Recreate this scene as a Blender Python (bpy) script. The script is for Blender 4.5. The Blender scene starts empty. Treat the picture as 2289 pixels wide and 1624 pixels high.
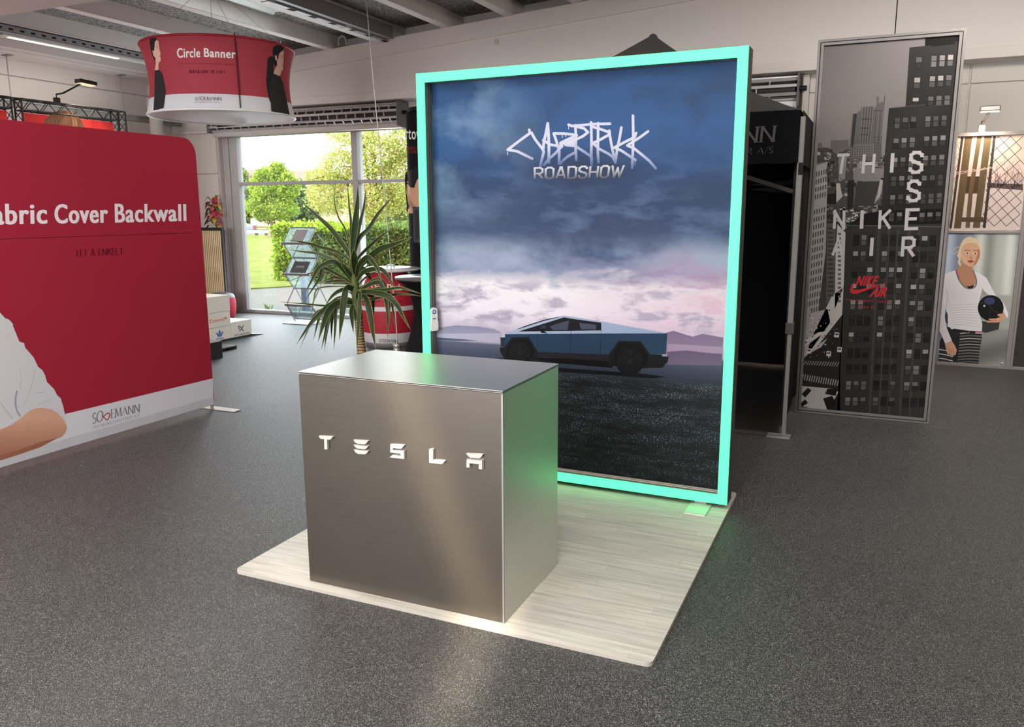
import bpy, math, random
import numpy as np
from mathutils import Vector, Matrix
from mathutils.geometry import tessellate_polygon

S = bpy.context.scene
COL = S.collection
random.seed(7)
PI = math.pi

# ------------------------------------------------------------------ camera
FW, FH = 2289, 1624
FPX, YAW, PITCH, ROLL, CAMH = 1805.355, 0.420084, 0.188946, -0.004319, 1.72348
_f = Vector((-math.sin(YAW)*math.cos(PITCH), math.cos(YAW)*math.cos(PITCH), -math.sin(PITCH)))
_r = Vector((math.cos(YAW), math.sin(YAW), 0)); _u = _r.cross(_f)
CR = _r*math.cos(ROLL) + _u*math.sin(ROLL)
CU = -_r*math.sin(ROLL) + _u*math.cos(ROLL)
CF = _f
CAM = Vector((0, 0, CAMH))
cd = bpy.data.cameras.new('camera'); co = bpy.data.objects.new('camera', cd); COL.objects.link(co)
cd.sensor_fit = 'HORIZONTAL'; cd.sensor_width = 36; cd.lens = FPX/FW*36; cd.clip_end = 500; cd.clip_start = 0.05
co.matrix_world = Matrix(((CR.x, CU.x, -CF.x, 0), (CR.y, CU.y, -CF.y, 0), (CR.z, CU.z, -CF.z, CAMH), (0, 0, 0, 1)))
S.camera = co

# ------------------------------------------------------------------ light, world, exposure
S.view_settings.view_transform = 'Standard'; S.view_settings.look = 'None'
S.view_settings.gamma = 1; S.view_settings.use_curve_mapping = False
S.view_settings.exposure = 0.55
W = bpy.data.worlds.new('sky'); S.world = W; W.use_nodes = True
wn = W.node_tree; wn.nodes.clear()
def _wn(t, **k):
    n = wn.nodes.new(t)
    for a, b in k.items(): setattr(n, a, b)
    return n
_tc = _wn('ShaderNodeTexCoord'); _sep = _wn('ShaderNodeSeparateXYZ'); _mr = _wn('ShaderNodeMapRange')
_mx = _wn('ShaderNodeMix', data_type='RGBA'); _bg = _wn('ShaderNodeBackground'); _wo = _wn('ShaderNodeOutputWorld')
_mr.inputs[1].default_value = -0.02; _mr.inputs[2].default_value = 0.5
_mx.inputs[6].default_value = (0.93, 0.98, 1.0, 1); _mx.inputs[7].default_value = (0.80, 0.91, 1.0, 1)
_bg.inputs[1].default_value = 3.4
for a, b in ((_tc.outputs['Generated'], _sep.inputs[0]), (_sep.outputs['Z'], _mr.inputs[0]), (_mr.outputs[0], _mx.inputs[0]),
             (_mx.outputs[2], _bg.inputs[0]), (_bg.outputs[0], _wo.inputs[0])): wn.links.new(a, b)

def light(name, kind, loc, energy, color=(1, 1, 1), look=None, **k):
    d = bpy.data.lights.new(name, kind); d.energy = energy; d.color = color
    for a, b in k.items(): setattr(d, a, b)
    o = bpy.data.objects.new(name, d); COL.objects.link(o); o.location = loc
    if look is not None:
        o.rotation_euler = (Vector(look)-Vector(loc)).to_track_quat('-Z', 'Y').to_euler()
    return o
light('sun', 'SUN', (-30, 10, 30), 6.5, (1, .93, .80), look=(-30+14, 10+7, 30-12), angle=0.03)
# rows of ceiling tubes over the hall (the lit one in view has its own lamp in its builder)
for x, y, e in ((-6.9, -1.5, 60), (-6.9, 2.6, 80), (-3.7, -2.5, 60), (-3.7, 1.2, 60), (-.7, -2.5, 50), (-.7, 1.6, 50), (2.4, -2.0, 40), (2.4, 3.0, 30), (-3.7, 6.6, 30), (2.4, 7.5, 26)):
    light('ceiling_tube_light', 'AREA', (x, y, 3.85), e, (1, .94, .86), look=(x, y, 0), shape='RECTANGLE', size=.25, size_y=2.6)
# fill lamp added unseen behind the camera; daylight of the left window wall
light('front_fill_light', 'AREA', (-4.0, -6.3, 2.2), 740, (.98, .98, 1), look=(-4.0, 0, 2.6), shape='RECTANGLE', size=7.0, size_y=2.6)
light('entrance_window_daylight', 'AREA', (-8.15, 10.68, 1.5), 95, (.88, .95, 1), look=(-7.2, 5, .6), shape='RECTANGLE', size=3.2, size_y=2.7)
# narrow shaft of low sun falling through a roof slit behind the photographer
def sun_shaft(aim, energy, width, length):
    n = Vector((.9054, .2453, .3466)); v = Vector((-.041, 1, -.6)).normalized(); n = (n-v*n.dot(v)).normalized()
    o = light('sun_shaft', 'AREA', Vector(aim)-v*5.9, energy, (1, .82, .58), shape='RECTANGLE', size=width, size_y=length, spread=.05)
    z = -v; y = z.cross(n); o.rotation_euler = Matrix((n, y, z)).transposed().to_euler()
sun_shaft((-1.58, 2.829, .48), 3.0, .13, 1.7)

# ------------------------------------------------------------------ helpers: colour, materials
def lin(c, g=1.0):
    o = []
    for x in c[:3]:
        x = max(0.0, x)/255.0
        o.append(min(1.0, g*(x/12.92 if x <= .04045 else ((x+.055)/1.055)**2.4)))
    return (o[0], o[1], o[2], 1.0)
MATS = {}
class NT:
    def __init__(s, name):
        s.m = bpy.data.materials.new(name); s.m.use_nodes = True; s.t = s.m.node_tree
        s.b = s.t.nodes['Principled BSDF']
    def n(s, t, ins=None, **k):
        nd = s.t.nodes.new(t)
        for a, b in k.items(): setattr(nd, a, b)
        for a, b in (ins or {}).items():
            if hasattr(b, 'is_output') or isinstance(b, bpy.types.NodeSocket): s.t.links.new(b, nd.inputs[a])
            else: nd.inputs[a].default_value = b
        return nd
    def l(s, a, b): s.t.links.new(a, b)
    def coord(s, kind='Object', scale=(1, 1, 1), loc=(0, 0, 0)):
        tc = s.n('ShaderNodeTexCoord'); mp = s.n('ShaderNodeMapping', {'Vector': tc.outputs[kind], 'Scale': scale, 'Location': loc})
        return mp.outputs[0]
    def noise(s, vec, scale, detail=3, rough=.5, dist=0):
        return s.n('ShaderNodeTexNoise', {'Vector': vec, 'Scale': scale, 'Detail': detail, 'Roughness': rough, 'Distortion': dist})
    def ramp(s, fac, stops):
        r = s.n('ShaderNodeValToRGB', {'Fac': fac}); e = r.color_ramp.elements
        while len(e) < len(stops): e.new(.5)
        for i, (p, c) in enumerate(stops): e[i].position = p; e[i].color = c if len(c) == 4 else (*c, 1)
        return r.outputs[0]
    def mix(s, fac, a, b, mode='MIX'):
        m = s.n('ShaderNodeMix', data_type='RGBA', blend_type=mode)
        for i, v in ((0, fac), (6, a), (7, b)):
            if isinstance(v, bpy.types.NodeSocket): s.l(v, m.inputs[i])
            else: m.inputs[i].default_value = v
        return m.outputs[2]
    def math(s, op, a, b=0.0, clamp=False):
        m = s.n('ShaderNodeMath', operation=op, use_clamp=clamp)
        for i, v in ((0, a), (1, b)):
            if isinstance(v, bpy.types.NodeSocket): s.l(v, m.inputs[i])
            else: m.inputs[i].default_value = v
        return m.outputs[0]
    def maprange(s, v, a, b, c=0.0, d=1.0):
        m = s.n('ShaderNodeMapRange', {0: v, 1: a, 2: b, 3: c, 4: d}); return m.outputs[0]
    def base(s, c):
        if isinstance(c, bpy.types.NodeSocket): s.l(c, s.b.inputs['Base Color'])
        else: s.b.inputs['Base Color'].default_value = c
    def bump(s, h, strength=.3, dist=.01):
        b = s.n('ShaderNodeBump', {'Height': h, 'Strength': strength, 'Distance': dist}); s.l(b.outputs[0], s.b.inputs['Normal'])
    def set(s, **k):
        for a, v in k.items():
            a = {'rough': 'Roughness', 'metal': 'Metallic', 'spec': 'Specular IOR Level', 'trans': 'Transmission Weight', 'ior': 'IOR', 'emit': 'Emission Strength', 'alpha': 'Alpha'}.get(a, a)
            s.b.inputs[a].default_value = v
        return s

def M(name, col, rough=.55, metal=0, var=.06, vscale=6.0, bump=0, bscale=60, spec=.4, gain=1.0, emit=None):
    """plain painted / plastic / metal surface with a little procedural variation"""
    if name in MATS: return MATS[name]
    t = NT(name); c = lin(col, gain)
    v = t.coord()
    nz = t.noise(v, vscale, 4)
    d = tuple(max(0, x*(1-var)) for x in c[:3]) + (1,); h = tuple(min(1, x*(1+var)) for x in c[:3]) + (1,)
    t.base(t.mix(nz.outputs[0], d, h)); t.set(rough=rough, metal=metal, spec=spec)
    if bump: t.bump(t.noise(v, bscale, 3).outputs[0], bump, .005)
    if emit:
        t.b.inputs['Emission Color'].default_value = (*emit[0], 1) if max(emit[0]) <= 3 else lin(emit[0]); t.b.inputs['Emission Strength'].default_value = emit[1]
    MATS[name] = t.m
    return t.m

def mat_attr(name, rough=.6, spec=.3, grain=.05, gscale=400, back=0.0):
    if name in MATS: return MATS[name]
    t = NT(name); a = t.n('ShaderNodeAttribute', attribute_name='Col')
    nz = t.noise(t.coord(), gscale, 2)
    t.base(t.mix(1.0, a.outputs[0], t.ramp(nz.outputs[0], [(0.2, (1-grain*2,)*3), (.8, (1, 1, 1))]), 'MULTIPLY'))
    t.set(rough=rough, spec=spec)
    if back: t.set(**{'Subsurface Weight': 0.0})
    MATS[name] = t.m
    return t.m

def glass(name, tint=(1, 1, 1), refl=.08, rough=0.0):
    if name in MATS: return MATS[name]
    t = NT(name); out = t.t.nodes['Material Output']
    tr = t.n('ShaderNodeBsdfTransparent', {0: (*tint, 1)}); gl = t.n('ShaderNodeBsdfGlossy', {'Roughness': rough})
    fr = t.n('ShaderNodeFresnel', {'IOR': 1.45})
    nz = t.noise(t.coord(), 1.5, 2)
    k = t.math('MULTIPLY', fr.outputs[0], t.maprange(nz.outputs[0], 0, 1, refl*9, refl*11))
    mx = t.n('ShaderNodeMixShader', {0: k, 1: tr.outputs[0], 2: gl.outputs[0]}); t.l(mx.outputs[0], out.inputs[0])
    MATS[name] = t.m
    return t.m

# ------------------------------------------------------------------ helpers: unprojection (photo pixel -> point on a real plane)
def ray(x, y): return CF + CR*((x-FW/2)/FPX) - CU*((y-FH/2)/FPX)
def onz(x, y, z=0.0): d = ray(x, y); return CAM + d*((z-CAMH)/d.z)
def ony(x, y, Y): d = ray(x, y); return CAM + d*(Y/d.y)
def onx(x, y, X): d = ray(x, y); return CAM + d*(X/d.x)
def plane_y(Y, n=-1): return lambda x, y, e: ony(x, y, Y) + Vector((0, n*e, 0))
def plane_x(X, n=1): return lambda x, y, e: onx(x, y, X) + Vector((n*e, 0, 0))
def plane_any(o, nrm):
    o = Vector(o); nrm = Vector(nrm).normalized()
    def f(x, y, e):
        d = ray(x, y); return CAM + d*((o-CAM).dot(nrm)/d.dot(nrm)) + nrm*e
    return f

# ------------------------------------------------------------------ helpers: meshes
def tag(o, label=None, cat=None, group=None, kind=None):
    if label: o['label'] = label
    if cat: o['category'] = cat
    if group: o['group'] = group
    if kind: o['kind'] = kind
    return o
def thing(name, loc, label, cat, group=None):
    o = bpy.data.objects.new(name, None); COL.objects.link(o); o.location = loc; o.empty_display_size = .1
    return tag(o, label, cat, group)
def rootloc(o):
    while o.parent: o = o.parent
    return o.location.copy()
def frame_of(d, up=Vector((0, 0, 1))):
    d = d.normalized(); a = up.cross(d)
    if a.length < 1e-4: a = Vector((1, 0, 0)).cross(d)
    a.normalize(); return a, d.cross(a)
class MB:
    def __init__(s): s.v = []; s.f = []; s.mi = []; s.sm = []; s.c = []; s.T = None
    def add(s, vs, fs, mi=0, sm=False, col=None):
        b = len(s.v)
        for i, p in enumerate(vs):
            p = Vector(p); s.v.append(s.T @ p if s.T else p)
            if col is not None: s.c.append(col[i] if isinstance(col, list) else col)
            else: s.c.append((1, 1, 1, 1))
        for f in fs: s.f.append([b+i for i in f]); s.mi.append(mi); s.sm.append(sm)
        return s
    def box(s, x0, x1, y0, y1, z0, z1, mi=0, col=None):
        return s.add([(x0, y0, z0), (x1, y0, z0), (x1, y1, z0), (x0, y1, z0), (x0, y0, z1), (x1, y0, z1), (x1, y1, z1), (x0, y1, z1)],
                     [(3, 2, 1, 0), (4, 5, 6, 7), (0, 1, 5, 4), (1, 2, 6, 5), (2, 3, 7, 6), (3, 0, 4, 7)], mi, False, col)
    def bar(s, p, q, w, h=None, mi=0, up=(0, 0, 1)):
        p = Vector(p); q = Vector(q); h = h or w; a, b = frame_of(q-p, Vector(up)); a = a*(w/2); b = b*(h/2)
        vs = [p-a-b, p+a-b, p+a+b, p-a+b, q-a-b, q+a-b, q+a+b, q-a+b]
        return s.add(vs, [(3, 2, 1, 0), (4, 5, 6, 7), (0, 1, 5, 4), (1, 2, 6, 5), (2, 3, 7, 6), (3, 0, 4, 7)], mi)
    def tube(s, pts, r, n=8, mi=0, caps=True, sm=True):
        pts = [Vector(p) for p in pts]; N = len(pts); vs = []; fs = []
        rs = r if isinstance(r, (list, tuple)) else [r]*N
        up = Vector((0, 0, 1)); d0 = (pts[-1]-pts[0])
        if d0.length > 0 and abs(d0.normalized().z) > .9: up = Vector((0, 1, 0))
        for i in range(N):
            d = pts[min(i+1, N-1)]-pts[max(i-1, 0)]; a, b = frame_of(d, up)
            for k in range(n):
                t = 2*PI*k/n; vs.append(pts[i]+a*(rs[i]*math.cos(t))+b*(rs[i]*math.sin(t)))
        for i in range(N-1):
            for k in range(n):
                k2 = (k+1) % n; fs.append((i*n+k, i*n+k2, (i+1)*n+k2, (i+1)*n+k))
        s.add(vs, fs, mi, sm)
        if caps:
            s.add(vs[:n], [tuple(reversed(range(n)))], mi); s.add(vs[-n:], [tuple(range(n))], mi)
        return s
    def lathe(s, prof, c, n=32, mi=0, sm=True, ax=None, a0=0, a1=2*PI):
        """prof: (radius, height) pairs; ax: axis vector (default up)"""
        c = Vector(c); ax = Vector(ax or (0, 0, 1)).normalized(); a, b = frame_of(ax, Vector((0, 1, 0))); vs = []; fs = []
        full = abs(a1-a0-2*PI) < 1e-6; m = n if full else n+1
        for r, z in prof:
            for k in range(m):
                t = a0+(a1-a0)*k/n; vs.append(c+ax*z+a*(r*math.cos(t))+b*(r*math.sin(t)))
        for i in range(len(prof)-1):
            for k in range(n):
                k2 = (k+1) % m; fs.append((i*m+k, i*m+k2, (i+1)*m+k2, (i+1)*m+k))
        return s.add(vs, fs, mi, sm)
    def prism(s, poly, o, ex, ey, depth, mi=0):
        """2-D outline on plane (o, ex, ey), extruded by the vector depth"""
        o = Vector(o); ex = Vector(ex); ey = Vector(ey); depth = Vector(depth); n = len(poly)
        P = [o+ex*x+ey*y for x, y in poly]; Q = [p+depth for p in P]
        tri = tessellate_polygon([P])
        s.add(P+Q, [tuple(t) for t in tri]+[tuple(i+n for i in reversed(t)) for t in tri]+[(i, (i+1) % n, (i+1) % n+n, i+n) for i in range(n)], mi)
        return s
    def build(s, name, mats, parent=None, bevel=0, label=None, cat=None, group=None, kind=None, origin=None, segs=2):
        me = bpy.data.meshes.new(name)
        if parent is not None: o0 = rootloc(parent)
        elif origin is not None: o0 = Vector(origin)
        elif s.v:
            xs = [p.x for p in s.v]; ys = [p.y for p in s.v]; zs = [p.z for p in s.v]
            o0 = Vector(((min(xs)+max(xs))/2, (min(ys)+max(ys))/2, min(zs)))
        me.from_pydata([tuple(p-o0) for p in s.v], [], s.f)
        ms = mats if isinstance(mats, (list, tuple)) else [mats]
        for m in ms: me.materials.append(m)
        me.polygons.foreach_set('material_index', s.mi); me.polygons.foreach_set('use_smooth', s.sm)
        if any(c != (1, 1, 1, 1) for c in s.c[:50]) or getattr(s, 'force_col', False):
            a = me.color_attributes.new('Col', 'FLOAT_COLOR', 'POINT'); a.data.foreach_set('color', np.array(s.c, 'f').ravel())
        me.update()
        ob = bpy.data.objects.new(name, me); COL.objects.link(ob)
        if parent is not None: ob.parent = parent
        else: ob.location = o0
        if bevel:
            b = ob.modifiers.new('bevel', 'BEVEL'); b.width = bevel; b.segments = segs; b.limit_method = 'ANGLE'
        return tag(ob, label, cat, group, kind)
def boxobj(name, x0, x1, y0, y1, z0, z1, mat, parent=None, bevel=0, **k): return MB().box(x0, x1, y0, y1, z0, z1).build(name, mat, parent, bevel, **k)
def kids(o): return [c for c in bpy.data.objects if c.parent == o]
def copy_tree(o, parent=None):
    c = o.copy(); COL.objects.link(c)
    if parent: c.parent = parent
    for ch in kids(o): copy_tree(ch, c)
    return c

# ------------------------------------------------------------------ helpers: flat prints made of coloured outlines
def catmull(pts, k=6):
    out = []; P = [Vector((*p, 0)) if len(p) == 2 else Vector(p) for p in pts]; n = len(P)
    for i in range(n-1):
        a = P[max(i-1, 0)]; b = P[i]; c = P[i+1]; d = P[min(i+2, n-1)]
        for j in range(k):
            t = j/k; out.append(.5*((2*b)+(c-a)*t+(2*a-5*b+4*c-d)*t*t+(3*b-a-3*c+d)*t**3))
    out.append(P[-1]); return out
def smooth_closed(pts, k=4):
    n = len(pts); out = []
    for i in range(n):
        a, b, c, d = (Vector(pts[(i+j) % n]) for j in (-1, 0, 1, 2))
        for j in range(k):
            t = j/k; p = .5*((2*b)+(c-a)*t+(2*a-5*b+4*c-d)*t*t+(3*b-a-3*c+d)*t**3); out.append((p.x, p.y))
    return out
def crop(ox, oy, s): return lambda *pts: [(ox+x/s, oy+y/s) for x, y in pts]
class Print:
    STEP = 0.00018
    def __init__(s, mp, gain=1.0, sub=0): s.mp = mp; s.g = gain; s.sub = sub; s.mb = MB(); s.mb.force_col = True; s.ly = 1
    def cval(s, c, x, y):
        if callable(c): c = c(x, y)
        return lin(c, s.g)
    def tris(s, tl, col, layer=None, fan=0.0):
        """tl: list of triangles in pixels"""
        e = s.STEP*(s.ly if layer is None else layer)
        if s.sub:
            work = list(tl); tl = []
            while work:
                t = work.pop()
                ls = [math.dist(t[i], t[(i+1) % 3]) for i in range(3)]
                if max(ls) > s.sub:
                    i = ls.index(max(ls)); a, b, c = t[i], t[(i+1) % 3], t[(i+2) % 3]; m = ((a[0]+b[0])/2, (a[1]+b[1])/2)
                    work += [(a, m, c), (m, b, c)]
                else: tl.append(t)
        vs = []; cs = []; fs = []
        for i_, t in enumerate(tl):
            b = len(vs); e2 = e+s.STEP*fan*((i_//2) % 30)
            for p in t: vs.append(s.mp(p[0], p[1], e2)); cs.append(s.cval(col, p[0], p[1]))
            fs.append((b, b+1, b+2))
        if vs: s.mb.add(vs, fs, 0, False, cs)
    def poly(s, pts, col, layer=None, smooth=0):
        if smooth: pts = smooth_closed(pts, smooth)
        tr = tessellate_polygon([[Vector((x, y, 0)) for x, y in pts]])
        s.tris([tuple(pts[i] for i in t) for t in tr], col, layer)
    def rect(s, x0, y0, x1, y1, col, layer=None): s.poly([(x0, y0), (x1, y0), (x1, y1), (x0, y1)], col, layer)
    def stroke(s, pts, w, col, layer=None, smooth=0, taper=False, fan=.03):
        if smooth: pts = [(p.x, p.y) for p in catmull(pts, smooth)]
        tl = []; n = len(pts)
        ws = [w*(1-.85*i/(n-1)) if taper else w for i in range(n)] if not isinstance(w, list) else w
        for i in range(n-1):
            (x0, y0), (x1, y1) = pts[i], pts[i+1]; L = math.hypot(x1-x0, y1-y0)
            if L < 1e-6: continue
            nx, ny = -(y1-y0)/L/2, (x1-x0)/L/2
            a, b, c, d = (x0+nx*ws[i], y0+ny*ws[i]), (x0-nx*ws[i], y0-ny*ws[i]), (x1-nx*ws[i+1], y1-ny*ws[i+1]), (x1+nx*ws[i+1], y1+ny*ws[i+1])
            tl += [(a, b, c), (a, c, d)]
        for i in range(n):
            if isinstance(w, list) or ws[i] > .8:
                r = ws[i]/2; ring = [(pts[i][0]+r*math.cos(2*PI*k/8), pts[i][1]+r*math.sin(2*PI*k/8)) for k in range(8)]
                tl += [(ring[0], ring[k], ring[k+1]) for k in range(1, 7)]
        s.tris(tl, col, layer, fan)
    def ell(s, cx, cy, rx, ry, col, layer=None, rot=0, n=20):
        c, q = math.cos(rot), math.sin(rot)
        s.poly([(cx+rx*math.cos(t)*c-ry*math.sin(t)*q, cy+rx*math.cos(t)*q+ry*math.sin(t)*c) for t in [2*PI*i/n for i in range(n)]], col, layer)
    def grid(s, quad, nx, ny, fn, layer=0):
        """quad TL TR BR BL in pixels; fn(u, v) -> sRGB, v downwards"""
        e = s.STEP*layer; vs = []; cs = []; fs = []
        TL, TR, BR, BL = quad
        for j in range(ny+1):
            for i in range(nx+1):
                u = i/nx; v = j/ny
                x = (TL[0]*(1-u)+TR[0]*u)*(1-v)+(BL[0]*(1-u)+BR[0]*u)*v; y = (TL[1]*(1-u)+TR[1]*u)*(1-v)+(BL[1]*(1-u)+BR[1]*u)*v
                vs.append(s.mp(x, y, e)); cs.append(lin(fn(u, v), s.g))
        for j in range(ny):
            for i in range(nx): a = j*(nx+1)+i; fs.append((a, a+nx+1, a+nx+2, a+1))
        s.mb.add(vs, fs, 0, False, cs)
    def quadmap(s, q):
        TL, TR, BR, BL = q
        return lambda u, v: ((BL[0]*(1-u)+BR[0]*u)*(1-v)+(TL[0]*(1-u)+TR[0]*u)*v, (BL[1]*(1-u)+BR[1]*u)*(1-v)+(TL[1]*(1-u)+TR[1]*u)*v)
    def font(s, text, quad, col, bold=0.0, layer=None):
        """solid built-in lettering stretched into the quad (TL TR BR BL)"""
        q = s.quadmap(quad); T = font_tris(text, min(bold, .012)); ly = s.ly if layer is None else layer
        k = (bold*.32/max(1, len(text)*.62)) if bold > .012 else 0
        for i, dx in enumerate((-k, k, -k/2, k/2, 0) if k else (0,)): s.tris([tuple(q(p[0]*(1-2*k)+k+dx, p[1]) for p in t) for t in T], col, ly+i*.5)
    def letters(s, text, quad, col, style='serif', w=.11, gap=.16, layer=None, fit=True):
        q = s.quadmap(quad); s.tris([tuple(q(*p) for p in t) for t in stroke_text(text, style, w, gap, quad)], col, layer, .03)
    def build(s, name, mat, parent, **k): return s.mb.build(name, mat, parent, **k)

_fc = {}
def font_tris(text, bold):
    key = (text, bold)
    if key not in _fc:
        cu = bpy.data.curves.new('lettering', 'FONT'); cu.body = text; cu.offset = bold; cu.space_character = 1.10; cu.resolution_u = 4
        ob = bpy.data.objects.new('lettering', cu); COL.objects.link(ob); bpy.context.view_layer.update()
        me = bpy.data.meshes.new_from_object(ob.evaluated_get(bpy.context.evaluated_depsgraph_get()))
        me.calc_loop_triangles()
        V = [(v.co.x, v.co.y) for v in me.vertices]; x0 = min(p[0] for p in V); x1 = max(p[0] for p in V); y0 = min(p[1] for p in V); y1 = max(p[1] for p in V)
        V = [((x-x0)/(x1-x0), (y-y0)/(y1-y0)) for x, y in V]
        _fc[key] = [tuple(V[i] for i in t.vertices) for t in me.loop_triangles]
        bpy.data.objects.remove(ob); bpy.data.curves.remove(cu); bpy.data.meshes.remove(me)
    return _fc[key]

def _arc(cx, cy, rx, ry, a0, a1, n=10): return [(cx+rx*math.cos(math.radians(a0+(a1-a0)*i/n)), cy+ry*math.sin(math.radians(a0+(a1-a0)*i/n))) for i in range(n+1)]
# stroke letters: (width, [polylines]); round set for serif, cornered set for block lettering
RND = {
 'A': (.80, [[(0, 0), (.40, 1), (.80, 0)], [(.14, .35), (.66, .35)]]), 'B': (.58, [[(.06, 0), (.06, 1)], [(.06, 1)]+_arc(.28, .76, .24, .24, 90, -90)+[(.06, .52)], [(.06, .52)]+_arc(.30, .26, .28, .26, 90, -90)+[(.06, 0)]]),
 'D': (.78, [[(.06, 0), (.06, 1)], [(.06, 1)]+_arc(.28, .5, .48, .5, 90, -90)+[(.06, 0)]]), 'E': (.52, [[(.06, 0), (.06, 1)], [(.06, 1), (.50, 1)], [(.06, .52), (.42, .52)], [(.06, 0), (.52, 0)]]),
 'F': (.50, [[(.06, 0), (.06, 1)], [(.06, 1), (.50, 1)], [(.06, .52), (.42, .52)]]), 'G': (.82, [_arc(.44, .5, .42, .5, 45, 325, 18)+[(.80, .42)], [(.58, .42), (.84, .42)]]),
 'I': (.14, [[(.07, 0), (.07, 1)]]), 'K': (.70, [[(.06, 0), (.06, 1)], [(.62, 1), (.06, .45)], [(.22, .60), (.68, 0)]]), 'L': (.52, [[(.06, 1), (.06, 0)], [(.06, 0), (.52, 0)]]),
 'M': (.95, [[(.04, 0), (.14, 1)], [(.14, 1), (.48, .08)], [(.48, .08), (.82, 1)], [(.82, 1), (.92, 0)]]), 'N': (.82, [[(.07, 0), (.07, 1)], [(.07, 1), (.75, 0)], [(.75, 0), (.75, 1)]]),
 'O': (.92, [_arc(.46, .5, .44, .5, 0, 360, 24)]), 'R': (.66, [[(.06, 0), (.06, 1)], [(.06, 1)]+_arc(.28, .75, .25, .25, 90, -90)+[(.06, .5)], [(.26, .5), (.66, 0)]]),
 'S': (.52, [_arc(.26, .75, .22, .25, 30, 270, 12)+_arc(.26, .25, .24, .25, 90, -150, 12)]), 'T': (.70, [[(.35, 0), (.35, 1)], [(.02, 1), (.68, 1)]]),
 'U': (.74, [[(.08, 1), (.08, .36)]+_arc(.37, .34, .29, .34, 180, 360)+[(.66, 1)]]), 'Y': (.70, [[(.02, 1), (.35, .5), (.68, 1)], [(.35, .5), (.35, 0)]]),
 '/': (.40, [[(.0, -.05), (.40, 1.05)]]), '&': (.80, [[(.78, 0), (.22, .72)]+_arc(.36, .82, .17, .18, 200, -30, 8)+[(.12, .38)]+_arc(.30, .24, .24, .24, 150, 300, 8)+[(.74, .45)]]), ' ': (.34, []),
 'H': (.8, [[(.07, 0), (.07, 1)], [(.73, 0), (.73, 1)], [(.07, .52), (.73, .52)]]), 'V': (.78, [[(0, 1), (.39, 0), (.78, 1)]]), 'P': (.58, [[(.06, 0), (.06, 1)], [(.06, 1)]+_arc(.28, .73, .25, .27, 90, -90)+[(.06, .46)]]), 'X': (.7, [[(0, 1), (.7, 0)], [(0, 0), (.7, 1)]])}
def _oct(x0, y0, x1, y1, c=.16): return [(x0+c, y0), (x1-c, y0), (x1, y0+c), (x1, y1-c), (x1-c, y1), (x0+c, y1), (x0, y1-c), (x0, y0+c), (x0+c, y0)]
BLK = {
 'A': (.60, [[(0, 0), (.25, 1), (.35, 1), (.60, 0)], [(.12, .30), (.48, .30)]]), 'D': (.56, [[(0, 0), (0, 1), (.42, 1), (.56, .86), (.56, .14), (.42, 0), (0, 0)]]), 'E': (.50, [[(.5, 1), (0, 1), (0, 0), (.5, 0)], [(0, .52), (.40, .52)]]),
 'H': (.56, [[(0, 0), (0, 1)], [(.56, 0), (.56, 1)], [(0, .5), (.56, .5)]]), 'I': (.02, [[(.01, 0), (.01, 1)]]), 'K': (.56, [[(0, 0), (0, 1)], [(.54, 1), (.04, .44)], [(.20, .62), (.56, 0)]]), 'N': (.54, [[(0, 0), (0, 1), (.54, 0), (.54, 1)]]),
 'O': (.56, [_oct(0, 0, .56, 1)]), 'R': (.56, [[(0, 0), (0, 1), (.42, 1), (.56, .86), (.56, .62), (.42, .48), (0, .48)], [(.30, .48), (.56, 0)]]),
 'S': (.54, [[(.54, .76), (.54, .86), (.40, 1), (.14, 1), (0, .86), (0, .66), (.14, .54), (.40, .46), (.54, .34), (.54, .14), (.40, 0), (.14, 0), (0, .14), (0, .26)]]), 'T': (.56, [[(0, 1), (.56, 1)], [(.28, 1), (.28, 0)]]),
 'W': (.80, [[(0, 1), (.20, 0), (.40, .8), (.60, 0), (.80, 1)]]), 'M': (.7, [[(0, 0), (0, 1), (.35, .3), (.7, 1), (.7, 0)]]), 'L': (.48, [[(0, 1), (0, 0), (.48, 0)]]), 'G': (.56, [[(.56, .8), (.42, 1), (.14, 1), (0, .86), (0, .14), (.14, 0), (.42, 0), (.56, .14), (.56, .45), (.3, .45)]]),
 'C': (.54, [[(.54, .78), (.54, .86), (.40, 1), (.14, 1), (0, .86), (0, .14), (.14, 0), (.40, 0), (.54, .14), (.54, .24)]]), '8': (.54, [_oct(0, 0, .54, .52, .12), _oct(0, .5, .54, 1, .12)]), '2': (.54, [[(0, .8), (.12, 1), (.42, 1), (.54, .86), (.54, .66), (0, 0), (.54, 0)]]), ' ': (.4, [])}
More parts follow.
